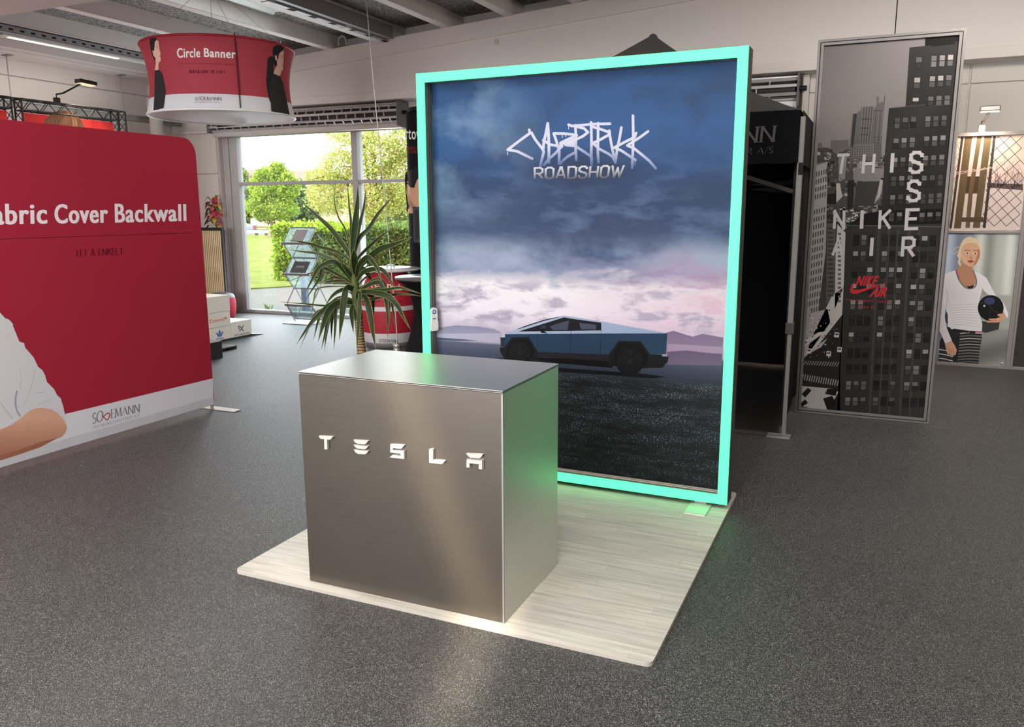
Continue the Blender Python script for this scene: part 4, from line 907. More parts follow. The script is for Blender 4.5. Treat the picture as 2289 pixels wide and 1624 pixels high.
for w_, qd in (('Fabric', [(-44, 456), (105, 454), (106, 500), (-42, 503)]), ('Cover', [(121, 456), (241, 455), (242, 498), (122, 500)]), ('Backwall', [(256, 455), (416, 456), (417, 494), (257, 498)])): pr.font(w_, qd, (226, 214, 222), .10, 2)
pr.stroke([(-120, 538), (432, 520)], 1.2, (92, 16, 32), 2)
pr.letters('LET & ENKELT', [(171, 559), (275, 554), (275, 568), (171, 573)], (58, 8, 22), 'serif', .15, .17, 2)
pr.letters('SO', [(207, 924), (230, 916), (230, 940), (207, 947)], (112, 112, 122), 'serif', .16, .12, 3)
pr.letters('EMANN', [(248, 915), (312, 903), (312, 920), (248, 934)], (112, 112, 122), 'serif', .15, .12, 3)
pr.stroke(J((1010, 1105), (1040, 1075), (1065, 1062), (1078, 1085), (1062, 1120), (1050, 1136), (1010, 1100), (1000, 1090)), 2.0, (164, 24, 46), 3)
pr.letters('UDSTILLINGSSYSTEMER A/S', [(208, 952), (311, 924), (311, 930), (208, 958)], (140, 140, 150), 'serif', .14, .18, 3)
pr.build('printed_picture', MP_, rw)
boxobj('foot', RX-.42, RX+.22, 5.235, 5.315, .001, .009, M('foot_white', (206, 204, 200), .4), rw, .003)
MB().tube([(RX-.02, 5.222, .01), (RX-.02, 5.222, .10)], .014, 10).build('pole', ALU, rw)
boxobj('foot', RX-.42, RX+.22, 2.30, 2.38, .001, .009, M('foot_white', (206, 204, 200), .4), rw, .003)
MB().tube([(RX-.02, 2.34, .009), (RX-.02, 2.34, .09)], .014, 10).build('pole', ALU, rw)

# ================================================================== CIRCLE BANNER
cb0 = Vector((-6.444, 6.915, ony(499, 262, 6.915).z)); cb1 = Vector((-6.444, 6.915, ony(488, 111, 6.915).z)); cax = (cb1-cb0).normalized(); cH = (cb1-cb0).length
def crad(t): return .748+.022*t-.065*4*t*(1-t)*.9
cbn = thing('circle_banner', cb0, 'round red fabric banner ring hanging from the ceiling with white lettering', 'hanging banner')
prof = [(crad(i/14), cH*i/14) for i in range(15)]
NR = 72
mb = MB(); mb.lathe(prof[3:], cb0, NR, 0, ax=cax); mb.lathe(prof[:4], cb0, NR, 1, ax=cax); mb.build('outer_fabric', [M('banner_red', (158, 52, 64), .75, var=.04), m_trans('banner_white', (232, 232, 236), .5)], cbn)
MB().lathe([(r-.012, z) for r, z in prof], cb0, NR, ax=cax).build('inner_fabric', m_trans('banner_inner', (248, 246, 244), .62), cbn)
A_, B_ = frame_of(cax, Vector((0, 1, 0)))
def ringpts(t, dr=0): return [cb0+cax*(cH*t)+A_*((crad(t)+dr)*math.cos(2*PI*k/NR))+B_*((crad(t)+dr)*math.sin(2*PI*k/NR)) for k in range(NR+1)]
MB().tube(ringpts(1, -.006), .012, 8).build('upper_hoop', M('hoop_red', (150, 22, 40), .5), cbn)
MB().tube(ringpts(0, -.006), .012, 8).build('lower_hoop', M('hoop_white', (214, 212, 212), .5), cbn)
def on_banner(x, y, e):
    d = ray(x, y); R = .72
    for _ in range(6):
        o = CAM-cb0; dp = d-cax*d.dot(cax); op = o-cax*o.dot(cax); a = dp.dot(dp); b = 2*op.dot(dp); c_ = op.dot(op)-R*R
        D = max(0, b*b-4*a*c_); t = (-b-math.sqrt(D))/(2*a); P = CAM+d*t; h = (P-cb0).dot(cax)/cH; R = crad(min(1, max(0, h)))+.002
    n = (P-cb0); n = (n-cax*n.dot(cax)).normalized(); return P+n*e
pb = Print(on_banner, 1.12, 7); pb.STEP = .0009; B3 = crop(320, 50, 6.497)
pb.font('Circle', B3((488, 372), (828, 372), (830, 508), (496, 516)), (222, 212, 210), .10, 1); pb.font('Banner', B3((880, 372), (1348, 398), (1345, 526), (884, 502)), (222, 212, 210), .10, 1)
pb.stroke(B3((510, 598), (800, 594), (1330, 612)), .8, (112, 26, 40), 1)
pb.letters('BUDSKABER TIL LOFT', B3((668, 690), (1188, 700), (1188, 738), (668, 738)), (80, 16, 28), 'serif', .16, .2, 1)
pb.letters('SO', B3((752, 1088), (830, 1082), (832, 1132), (752, 1132)), (96, 96, 104), 'serif', .17, .12, 1)
pb.letters('EMANN', B3((890, 1080), (1136, 1088), (1136, 1132), (890, 1132)), (96, 96, 104), 'serif', .16, .12, 1)
pb.stroke(B3((826, 1082), (862, 1078), (886, 1100), (862, 1132), (828, 1098)), 1.1, (160, 40, 50), 1)
pb.letters('UDSTILLINGSSYSTEMER A/S', B3((748, 1148), (1138, 1152), (1138, 1168), (748, 1166)), (150, 150, 158), 'serif', .16, .2, 1)
# two women in profile, printed on the fabric
HAIR, SKN, TOP = (38, 36, 38), (206, 164, 146), (44, 42, 44)
pb.poly(B3((100, 215), (150, 205), (200, 240), (225, 300), (200, 360), (170, 420), (180, 480), (175, 560), (150, 520), (115, 420), (95, 300)), HAIR, 1)
pb.poly(B3((170, 290), (200, 250), (226, 280), (236, 350), (240, 400), (258, 450), (250, 470), (256, 510), (258, 560), (235, 578), (224, 620), (228, 690), (170, 695), (186, 600), (180, 520), (150, 480), (136, 405), (160, 420), (168, 350)), SKN, 2)
pb.poly(B3((168, 700), (230, 685), (275, 740), (310, 880), (330, 1000), (300, 1240), (150, 1290), (165, 1000)), TOP, 1)
pb.stroke(B3((200, 372), (222, 366)), .8, (70, 46, 44), 3); pb.stroke(B3((196, 352), (224, 344)), .7, (60, 44, 42), 3); pb.stroke(B3((230, 496), (252, 490)), 1.0, (160, 84, 84), 3)
pb.poly(B3((1810, 520), (1850, 490), (1890, 492), (1880, 390), (1905, 345), (1960, 322), (2030, 340), (2045, 380), (2020, 420), (1960, 470), (1950, 560), (1930, 640), (1890, 600), (1895, 740), (1870, 860), (1850, 1000), (1860, 1180), (1830, 1120), (1800, 960), (1788, 830), (1800, 700)), HAIR, 1)
pb.poly(B3((1975, 450), (2030, 405), (2042, 440), (2036, 500), (2036, 560), (2032, 600), (2026, 640), (2030, 690), (2005, 705), (1990, 770), (1960, 780), (1890, 740), (1910, 680), (1945, 620), (1940, 560), (1918, 540), (1910, 480), (1935, 480), (1950, 560)), SKN, 2)
pb.poly(B3((1890, 745), (1990, 780), (2030, 880), (2060, 1020), (2090, 1160), (2128, 1350), (1860, 1290), (1850, 1120), (1830, 960), (1850, 820)), TOP, 2)
pb.stroke(B3((2000, 512), (2022, 508)), .8, (60, 44, 42), 3); pb.stroke(B3((1996, 490), (2030, 482)), .7, (60, 44, 42), 3); pb.stroke(B3((2006, 628), (2026, 622)), 1.0, (156, 84, 84), 3)
pb.build('printed_picture', MP_, cbn)
sm = [on_banner(*q, .004) for q in B3((1322, 150), (1345, 400), (1370, 700), (1395, 1000), (1412, 1240))]
MB().tube(sm, .006, 6).build('seam', M('seam_dark', (70, 14, 24), .8), cbn)
boxobj('end_tab', *(lambda a, b: (a.x, b.x, min(a.y, b.y)-.004, max(a.y, b.y)+.004, min(a.z, b.z)-.006, max(a.z, b.z)+.014))(ony(485, 274, 7.62), ony(553, 279, 7.62)), BLACK, cbn)
top = cb1; hook = Vector((-6.53, 6.93, zpur(-6.5)-.064))
for px, py in ((329, 78), (471, 67), (524, 71), (625, 96)):
    P = ony(px, py, cb1.y); a_ = min(ringpts(1, -.006), key=lambda q: (lambda s: (s[0]-px)**2+(s[1]-py)**2)(((q-CAM).dot(CR)/(q-CAM).dot(CF)*FPX+FW/2, FH/2-(q-CAM).dot(CU)/(q-CAM).dot(CF)*FPX)))
    MB().tube([a_, hook], .0022, 5).build('wire', M('wire_steel', (206, 202, 196), .5), cbn)
    MB().tube([a_, a_+Vector((0, 0, .035))], .007, 6).build('hook', ALU, cbn)
MB().tube([hook-Vector((0, 0, .018)), hook], .03, 10).build('ceiling_cup', WHITE, cbn)

# ================================================================== YUCCA
YY = 5.4
yu = thing('yucca_plant', (-3.71, YY, 0), 'tall yucca with long drooping yellow edged leaves behind the steel counter', 'plant')
tk = [(-3.71, YY, .30), (-3.735, YY, .45), (-3.75, YY, .60), (-3.763, YY, .80), (-3.770, YY, .90), (-3.775, YY, .95)]
t = NT('yucca_trunk'); wv = t.n('ShaderNodeTexWave', {'Vector': t.coord(), 'Scale': 14.0, 'Distortion': 6.0, 'Detail': 3.0}, wave_type='BANDS', bands_direction='Z')
t.base(t.ramp(wv.outputs[0], [(.1, lin((84, 62, 42))), (.5, lin((146, 120, 84))), (.9, lin((170, 146, 106)))])); t.set(rough=.9); t.bump(wv.outputs[0], .8, .01)
MB().tube(catmull(tk, 4), [.040]*5+[.036]*5+[.033]*5+[.03]*5+[.02], 12).build('trunk', t.m, yu)
MB().tube([(-3.765, YY, .86), (-3.785, YY, 1.10), (-3.795, YY, 1.36)], [.036, .034, .018], 10).build('leaf_sheaths', M('yucca_sheath', (78, 86, 40), .6, var=.3, vscale=14), yu)
MB().lathe([(0, .004), (.15, .004), (.19, .30), (.20, .34), (.185, .34), (.18, .30), (0, .29)], (-3.71, YY, 0), 28).build('pot', M('dark_pot', (52, 50, 50), .6), yu)
YG = M('yucca_green', (38, 54, 28), .45, var=.22, vscale=7, spec=.3); YE = M('yucca_margin', (160, 160, 92), .45)
c5 = crop(640, 400, 7.153); c6 = crop(640, 560, 6.766)
def yleaf(pts, w, dy, blunt=False):
    pts = [(p.x, p.y) for p in catmull(pts, 6)]; n = len(pts); L = 0; Ls = [0]
    for i in range(1, n): L += math.dist(pts[i], pts[i-1]); Ls.append(L)
    P = []
    for i, (x, y) in enumerate(pts): tt = Ls[i]/L; P.append(ony(x, y, YY+dy*(1-(1-tt)**1.6)))
    vs = []; fs = []; mi = []
    for i in range(n):
        tt = Ls[i]/L; d = (P[min(i+1, n-1)]-P[max(i-1, 0)]).normalized(); view = (CAM-P[i]).normalized()
        sd = d.cross(view); sd.normalize(); nn = sd.cross(d)
        k = (.55+.45*min(1, tt/.35)) if tt < .35 else (1.0-((tt-.35)/.65)**(4 if blunt else 1.7))
        ww = max(.0006, w/FPX*(P[i]-CAM).dot(CF)*k/2)
        ed = max(0, ww-min(.0015, ww*.3)); lift = ww*.28
        for a in (-ww, -ed, 0, ed, ww): vs.append(P[i]+sd*a+nn*(abs(a)/max(ww, 1e-6)*lift-lift))
    m = MB()
    for i in range(n-1):
        for k in range(4):
            fs.append((i*5+k, i*5+k+1, i*5+k+6, i*5+k+5)); mi.append(1 if k in (0, 3) else 0)
    m.add(vs, fs, 0, True); m.mi = mi
    ob = m.build('leaf', [YG, YE], yu); s = ob.modifiers.new('thickness', 'SOLIDIFY'); s.thickness = .0012; return ob
LV = [
 (c5((1040, 1400), (1030, 1250), (870, 1000), (700, 780), (430, 530), (210, 330)), 11.5, .12), (c5((1030, 1300), (1010, 1090), (940, 800), (830, 600), (770, 350), (787, 30)), 4, .25), (c5((1040, 1280), (1030, 1100), (1035, 700), (1005, 420), (974, 35)), 6, .05),
 (c5((1060, 1250), (1060, 1110), (1110, 650), (1140, 350), (1143, 80)), 15, -.05), (c5((1080, 1250), (1095, 1110), (1180, 700), (1245, 420), (1278, 80)), 8, .2), (c5((1090, 1300), (1110, 1110), (1180, 930), (1320, 790), (1480, 540), (1735, 240)), 10, .1),
 (c5((1120, 1400), (1150, 1260), (1400, 1010), (1600, 850), (1752, 740)), 7, .3), (c5((1120, 1450), (1330, 1250), (1500, 1120), (1700, 1050), (2020, 922)), 14, -.15), (c5((1150, 1480), (1420, 1310), (1640, 1120), (1750, 980), (1842, 878)), 3.5, .35),
 (c5((1100, 1570), (1450, 1400), (1620, 1300), (1750, 1208)), 4, .3), (c5((1040, 1420), (1010, 1290), (800, 1160), (560, 1090), (340, 1025), (0, 965)), 8, .2), (c5((1050, 1500), (1030, 1400), (760, 1210), (600, 1110), (420, 1050)), 4, .3),
 (c5((1040, 1574), (960, 1450), (800, 1310), (640, 1240), (480, 1185), (260, 1160), (30, 1126)), 8.5, -.1),
 (c6((1020, 440), (960, 350), (860, 220), (760, 160)), 11, -.12), (c6((1060, 380), (1080, 200), (1010, 60)), 3, .3),
 (c6((1060, 420), (1090, 240), (1180, 130), (1240, 100), (1310, 170), (1390, 300), (1440, 468)), 12, -.35), (c6((1050, 480), (1160, 330), (1300, 280), (1430, 280), (1520, 360), (1655, 592)), 11, -.2),
 (c6((1010, 470), (900, 340), (740, 170), (560, 215), (470, 290), (400, 420), (265, 672)), 11, -.3), (c6((1010, 500), (850, 400), (640, 290), (540, 270), (500, 420), (390, 590), (255, 802)), 7, -.25),
 (c6((1000, 440), (860, 350), (600, 325), (400, 335), (240, 380), (0, 488)), 3.5, .3), (c6((1010, 500), (850, 455), (640, 465), (485, 490)), 6, .35), (c6((980, 480), (740, 400), (640, 430), (570, 445)), 7, .4),
 (c6((1020, 580), (900, 545), (700, 540), (540, 555), (445, 610), (400, 850), (365, 1060)), 3.4, -.1), (c6((1040, 850), (900, 830), (560, 830), (300, 805), (-10, 782), (-120, 765)), 4.5, .1),
 (c6((1040, 620), (980, 555), (910, 570), (870, 760), (840, 1000), (800, 1350)), 15, -.45), (c6((1030, 660), (960, 580), (820, 600), (700, 680), (580, 840)), 9, -.2), (c6((1040, 800), (900, 770), (760, 800), (640, 910), (560, 1120), (480, 1375)), 14, -.4),
 (c6((1040, 760), (860, 740), (700, 800), (580, 890), (380, 1090), (148, 1420)), 12, -.3), (c6((1030, 740), (800, 700), (600, 850), (430, 960), (330, 1190), (208, 1470)), 5, -.25), (c6((1030, 780), (800, 760), (600, 870), (500, 1000), (412, 1352)), 8, .1),
 (c6((1030, 820), (800, 820), (640, 900), (560, 1050), (478, 1380)), 9, .05), (c6((1040, 840), (800, 830), (660, 930), (600, 1200), (530, 1490)), 10, -.1), (c6((1040, 860), (820, 850), (680, 960), (610, 1250), (576, 1518)), 7, .15),
 (c6((1040, 820), (860, 800), (720, 860), (690, 1050), (680, 1340)), 9, .2), (c6((1040, 830), (880, 790), (760, 850), (740, 1150), (718, 1500)), 8, -.1), (c6((1060, 880), (1010, 830), (985, 920), (1000, 1100), (1017, 1245)), 10, -.15), (c6((1030, 700), (980, 640), (920, 610)), 5, .2),
 (c6((1070, 760), (1080, 640), (1110, 640), (1105, 850), (1090, 1150), (1070, 1512)), 9.5, -.5), (c6((1060, 740), (1110, 700), (1190, 695), (1240, 850), (1300, 1180), (1352, 1490)), 14, -.4),
 (c6((1070, 700), (1140, 630), (1280, 625), (1540, 690), (1680, 830), (1770, 1000), (1882, 1200)), 13.5, -.25), (c6((1070, 640), (1240, 520), (1400, 480), (1460, 560), (1520, 800), (1540, 1080), (1530, 1325)), 11, -.1),
 (c6((1060, 600), (1200, 520), (1400, 430), (1520, 600), (1560, 800), (1568, 1005)), 8, .15), (c6((1070, 660), (1300, 590), (1500, 570), (1580, 730), (1620, 950), (1650, 1185)), 7.5, .1), (c6((1070, 620), (1200, 590), (1500, 590), (1700, 560), (1880, 600), (2060, 660)), 7.5, -.15),
 (c6((1090, 790), (1250, 740), (1450, 700), (1650, 660), (1800, 655), (2060, 690)), 7, -.05), (c6((1060, 380), (1130, 270), (1220, 340), (1310, 485)), 12, .35), (c6((1080, 740), (1270, 670), (1310, 760), (1320, 1010)), 9, .25), (c6((1060, 560), (1180, 420), (1300, 340), (1420, 300)), 4, .3)]
for L_ in LV: yleaf(*L_)
yleaf(c5((1110, 1540), (1098, 1400), (1085, 1250), (1080, 1118)), 15, -.25, True)

# ================================================================== BROCHURE RACK
rk = thing('brochure_rack', (-8.30, 10.05, 0), 'folding zigzag brochure rack of grey metal and clear panels by the window', 'brochure stand')
RF, RB = 9.93, 10.13; E_ = crop(620, 490, 6.767); RKM = M('rack_grey', (118, 116, 122), .4, .3)
def rp(x, y, Y): q = E_((x, y))[0]; return ony(q[0], q[1], Y)
stations = [((180, 122), (572, 128), RB), ((75, 362), (470, 384), RF), ((228, 578), (608, 590), RB), ((112, 826), (494, 856), RF), ((266, 1040), (628, 1046), RB), ((148, 1290), (540, 1318), RF), ((300, 1500), (640, 1506), RB)]
pts = [(rp(*a, Y), rp(*b, Y)) for a, b, Y in stations]
x0 = sum(p[0].x for p in pts)/len(pts); x1 = x0+.475
zs = [p[0].z for p in pts]; ys = [s[2] for s in stations]
RKG = glass('rack_acrylic', (.86, .95, .97), .06)
for i in range(len(zs)-1):
    for x in (x0, x1): MB().bar((x, ys[i], zs[i]), (x, ys[i+1], zs[i+1]), .014, .014).build('side_bar', RKM, rk)
    if i != 5 or True:
        if i in (4,): continue
        m = MB(); a = Vector((x0+.01, ys[i], zs[i])); b = Vector((x1-.01, ys[i], zs[i])); c = Vector((x1-.01, ys[i+1], zs[i+1])); d = Vector((x0+.01, ys[i+1], zs[i+1])); nv = (b-a).cross(d-a).normalized()*.002
        m.add([a-nv, b-nv, c-nv, d-nv, a+nv, b+nv, c+nv, d+nv], [(3, 2, 1, 0), (4, 5, 6, 7), (0, 1, 5, 4), (1, 2, 6, 5), (2, 3, 7, 6), (3, 0, 4, 7)]); m.build('clear_panel', RKG, rk)
for i, z in enumerate(zs):
    if ys[i] == RF: boxobj('front_lip', x0-.012, x1+.012, RF-.035, RF+.005, z-.018, z+.018, RKM, rk, .003)
    else: MB().bar((x0, RB, z), (x1, RB, z), .016, .016).build('cross_bar', RKM, rk)
# mirrored scissor rods at the back
zb_ = [zs[0]-.10, (zs[1]), zs[2]+.02, zs[3], zs[4]+.02, zs[5], .05]; yb_ = [RB+.02, RB+.19, RB+.02, RB+.19, RB+.02, RB+.19, RB+.02]
for i in range(6):
    for x in (x0, x1): MB().bar((x, yb_[i], zb_[i]), (x, yb_[i+1], zb_[i+1]), .010, .010).build('scissor_rod', RKM, rk)
boxobj('base_plate', x0-.02, x1+.02, RF-.10, RB+.16, .001, .014, GALV, rk, .003)
for x in (x0, x1): MB().bar((x, RF, zs[5]), (x, RB-.02, .014), .010, .010).build('scissor_rod', RKM, rk)
def brochure(label, lo, hi, xa_, xb_, mat, extra):
    # leaning on the clear panel between the lip (RF, lo) and the back edge (RB, hi)
    o = Vector((xa_, RF+.012, lo+.02)); ey = Vector((0, RB-RF-.0, hi-lo)).normalized(); n = Vector((0, -ey.z, ey.y)); h = .23 if extra == 'grid' else .21
    r = thing('brochure', o, label, 'brochure', None); o = o+n*.006
    m = MB(); m.prism([(0, 0), (xb_-xa_, 0), (xb_-xa_, h), (0, h)], o, (1, 0, 0), ey, n*.005); m.build('cover', mat, r)
    if extra == 'grid':
        for i in range(5):
            for j in range(6):
                a, b = .012+i*(xb_-xa_-.024)/5, .012+j*(h-.024)/6
                MB().prism([(a, b), (a+.036, b), (a+.036, b+.03), (a, b+.03)], o+n*.005, (1, 0, 0), ey, n*.0006).build('swatch', M('swatch_grey', (150, 142, 146), .6, var=.1), r)
    else:
        def mp(u, v, e): return o+Vector((1, 0, 0))*u+ey*(-v)+n*(.0055+e)
        q = Print(mp, 1.0); w_ = xb_-xa_
        q.font('The exciting brochure', [(w_*.25, -h*.60), (w_*.75, -h*.60), (w_*.75, -h*.53), (w_*.25, -h*.53)], (224, 222, 220), .02)
        q.font('to see and read through', [(w_*.22, -h*.50), (w_*.78, -h*.50), (w_*.78, -h*.43), (w_*.22, -h*.43)], (224, 222, 220), .02)
        q.build('printed_lettering', MP_, r)
brochure('pinkish grey brochure with a grid of swatches in top of the rack', zs[1], zs[0], x0+.14, x0+.36, M('brochure_taupe', (132, 124, 128), .6), 'grid')
brochure('dark grey brochure with white lettering in second shelf of the rack', zs[3], zs[2], x0+.09, x0+.385, M('brochure_dark', (62, 58, 60), .6), 'text')

# ================================================================== PODIUM BLOCKS, LOW BOXES, POUF, PLANTER
PDX = -7.85; PW = M('podium_white', (226, 220, 206), .55, var=.02)
pp = Print(plane_x(PDX, 1), 1.1)
def pod(y0, y1, z0, z1, label):
    r = thing('podium_block', (PDX-.25, (y0+y1)/2, z0), label, 'display block', 'white podium blocks by the window')
    boxobj('body', PDX-.5, PDX, y0, y1, z0, z1-.004, PW, r, .004); boxobj('lid', PDX-.5, PDX, y0, y1, z1-.004, z1, PW, r); return r
b1 = pod(7.62, 8.287, .03, .205, 'white block with a blue trefoil emblem at the bottom of the stack')
b2 = pod(7.62, 8.297, .207, .400, 'white block with orange lettering in the middle of the stack')
b3 = pod(7.62, 8.307, .402, .612, 'plain white block on top of the stack')
b4 = pod(8.291, 8.69, .03, .238, 'low white block with dark blue emblem and lettering beside the stack')
H_ = crop(440, 600, 7.383)
q = Print(plane_x(PDX, 1), 1.1); q.font('Continental', H_((216, 845), (455, 795), (457, 858), (220, 902)), (206, 92, 58), .012); q.stroke(H_((238, 838), (216, 858), (222, 890), (244, 896)), 1.2, (206, 92, 58)); q.poly(H_((462, 802), (480, 796), (490, 812), (494, 834), (484, 842), (478, 826), (462, 834)), (206, 92, 58)); q.build('printed_lettering', MP_, b2)
q = Print(plane_x(PDX, 1), 1.1)
for pts_ in (H_((376, 1012), (392, 1040), (388, 1080), (376, 1098), (364, 1080), (360, 1042)), H_((316, 1058), (344, 1066), (362, 1086), (368, 1104), (346, 1100), (326, 1084)), H_((434, 1036), (430, 1064), (412, 1086), (386, 1100), (390, 1078), (408, 1052))): q.poly(pts_, (58, 102, 160), smooth=3)
for k in range(3): q.stroke(H_((336+k*5, 1104+k*8), (376, 1106+k*7), (420-k*5, 1092+k*8)), 1.0, (58, 102, 160))
q.font('adidas', H_((318, 1142), (440, 1122), (440, 1156), (318, 1176)), (58, 102, 160), .02); q.build('printed_lettering', MP_, b1)
q = Print(plane_x(PDX, 1), 1.1); q.stroke(H_((692, 990), (690, 960), (706, 945), (722, 968), (748, 978)), 1.7, (42, 44, 78)); q.stroke(H_((772, 932), (752, 966), (728, 1004), (704, 1036)), 1.6, (42, 44, 78)); q.stroke(H_((742, 990), (752, 1004), (770, 1026)), 2.0, (42, 44, 78)); q.stroke(H_((700, 985), (706, 1004), (716, 1000)), 1.0, (42, 44, 78))
q.font('GRUNDFOS', H_((612, 1092), (864, 1042), (866, 1070), (614, 1118)), (42, 44, 78), .02); q.build('printed_lettering', MP_, b4)
pb_ = thing('black_sheet', (PDX-.2, 8.2, 0), 'black base sheet with an upturned corner under the white blocks', 'base board')
boxobj('board', PDX-.52, PDX+.0, 7.60, 8.70, .001, .029, BLACK, pb_)
MB().add([(PDX+.01, 8.62, .002), (PDX+.03, 8.90, .002), (PDX-.3, 8.93, .002), (PDX-.34, 8.70, .028), (PDX+.005, 8.69, .032), (PDX+.01, 8.62, .0), (PDX+.03, 8.90, .0), (PDX-.3, 8.93, .0)], [(0, 1, 4), (1, 2, 3, 4), (5, 7, 6)]).build('corner_flap', M('black_sheet', (44, 44, 47), .3), pb_)
bx = thing('display_box', (-7.15, 7.0, 0), 'low black box on the floor beside the white blocks', 'box')
boxobj('body', -7.32, -7.0, 6.70, 7.235, .001, .197, M('box_charcoal', (52, 54, 58), .5), bx, .004); boxobj('top_face', -7.32, -7.0, 6.70, 7.235, .197, .204, M('box_top', (112, 112, 114), .35), bx, .002)
bd = thing('floor_board', (-7.4, 7.7, 0), 'small black board lying on the carpet behind the low black box', 'board')
boxobj('upper', -7.62, -7.30, 7.42, 7.80, .028, .045, M('board_top', (92, 92, 94), .3), bd, .002)
for a in ((7.42, 7.60), (7.66, 7.80)): boxobj('foot', -7.62, -7.305, a[0], a[1], .001, .028, BLACK, bd)
po = thing('pouf', (-9.62, 10.0, 0), 'crimson inflatable stool with a black top by the window', 'stool')
MB().lathe([(0, .005), (.17, .005), (.205, .05), (.222, .16), (.222, .26), (.212, .335)], (-9.62, 10.0, 0), 36).build('side_cover', M('pouf_red', (150, 20, 46), .8, var=.05, bump=.1, bscale=300), po)
mb = MB(); mb.lathe([(.212, .335), (.205, .365), (.17, .40), (.10, .418), (0, .424)], (-9.62, 10.0, 0), 36); mb.build('top_cover', M('pouf_black', (60, 60, 63), .45, bump=.2, bscale=40), po)
for px, py in ((541, 674), (529, 692)):
    P = ony(px, py, 9.80); d = (P-Vector((-9.62, 10.0, P.z))).normalized(); P = Vector((-9.62, 10.0, P.z))+d*.222; MB().lathe([(0, .004), (.008, .003), (.010, 0)], P, 10, ax=d).build('eyelet', ALU, po)
# slatted screen with a croton behind it
pa = thing('slat_screen', (-10.2, 10.42, 0), 'upright screen of pale wood slats in a black frame beside the window', 'screen')
sx0, sx1, szt = -10.62, -9.885, 1.44
boxobj('back_panel', sx0, sx1, 10.42, 10.445, .001, szt-.01, M('planter_black', (26, 25, 25), .8), pa)
SLM = M('ash_slat', (224, 200, 158), .55, var=.10, vscale=12)
for i in range(17):
    x = sx0+.028+i*.0405
    if x > sx1-.04: break
    boxobj('slat', x, x+.0235, 10.395, 10.42, .01, szt-.05, SLM, pa, .002)
boxobj('rim', sx0-.005, sx1+.004, 10.39, 10.425, szt-.045, szt, BLACK, pa, .003); boxobj('rim', sx1-.022, sx1+.004, 10.39, 10.425, 0.002, szt-.045, BLACK, pa, .003)
cr = thing('croton_plant', (-10.15, 10.57, .001), 'croton with pink, yellow and green leaves rising behind the slatted screen', 'plant')
MB().lathe([(0, .001), (.09, .001), (.11, 1.36), (.12, 1.38), (.105, 1.38), (.10, 1.33), (0, 1.32)], (-10.15, 10.575, 0), 20).build('pot', M('dark_pot', (52, 50, 50), .6), cr)
MB().tube([(-10.15, 10.57, 1.3), (-10.16, 10.55, szt+.35)], .012, 6).build('stem', BARK, cr)
CP = [(190, 70, 88), (206, 110, 116), (200, 170, 70), (112, 130, 66), (150, 48, 60), (92, 104, 54), (222, 160, 150)]
CPM = [M('croton_%s' % n_, c, .4, var=.3, vscale=22) for n_, c in zip(('pink', 'rose', 'yellow', 'green', 'red', 'dark', 'blush'), CP)]
rnd = random.Random(4)
for i in range(46):
    a = rnd.uniform(-1.2, PI+1.2); zz_ = szt+.02+.44*rnd.random(); el = rnd.uniform(-.5, .9); Ln = rnd.uniform(.17, .27)
    o = Vector((-10.15, 10.52, zz_)); d = Vector((math.cos(a)*math.cos(el), -abs(math.sin(a))*.5*math.cos(el), math.sin(el))); tip = o+d*Ln+Vector((0, 0, -.06)); mid = o+d*Ln*.55+Vector((0, 0, .02))
    sd = d.cross(Vector((0, 0, 1))); sd.normalize(); sd = sd*.044; up_ = Vector((0, 0, .010))
    MB().add([o, mid-sd+up_, mid, mid+sd+up_, tip, (mid+tip)/2-sd*.7, (mid+tip)/2+sd*.7, (o+mid)/2-sd*.6, (o+mid)/2+sd*.6, (mid+tip)/2, (o+mid)/2], [(0, 10, 7), (0, 8, 10), (7, 10, 2, 1), (10, 8, 3, 2), (1, 2, 9, 5), (2, 3, 6, 9), (5, 9, 4), (9, 6, 4)], 0, True).build('leaf', rnd.choice(CPM), cr)

# ================================================================== OVAL DESK, BAR TABLE, TOWER
DX, DY = -5.70, 8.85
od = thing('oval_desk', (DX, DY, 0), 'barrel shaped red desk with white band and pale top behind the yucca', 'desk')
dprof = [(.315, .02), (.335, .12), (.352, .25), (.36, .38), (.355, .52), (.335, .66), (.30, .80), (.262, .91), (.25, .95)]
def drad(z):
    for (r0, z0), (r1, z1) in zip(dprof, dprof[1:]):
        if z <= z1: return r0+(r1-r0)*max(0, (z-z0))/(z1-z0)
    return dprof[-1][0]
DRED = M('desk_red', (166, 30, 48), .6, var=.04); DWH = M('desk_white', (206, 204, 206), .6)
mb = MB(); mb.lathe([(drad(z), z) for z in (.06, .10, .14, .185)], (DX, DY, 0), 40, 1); mb.lathe([(drad(z), z) for z in (.185, .25, .33, .40, .47)], (DX, DY, 0), 40, 0); mb.lathe([(drad(z)+.001, z) for z in (.47, .525)], (DX, DY, 0), 40, 1); mb.lathe([(drad(z), z) for z in (.525, .6, .66, .73, .80, .86, .91, .95)], (DX, DY, 0), 40, 0)
mb.build('wrap', [DRED, DWH], od)
MB().lathe([(0, .001), (.31, .001), (.318, .06), (.315, .065)], (DX, DY, 0), 40).build('plinth', M('plinth_grey', (120, 118, 120), .5), od)
MB().lathe([(0, .95), (.36, .95), (.43, .965), (.43, .985), (0, .987)], (DX, DY, 0), 48).build('desk_top', M('desk_top_white', (214, 214, 212), .25), od)
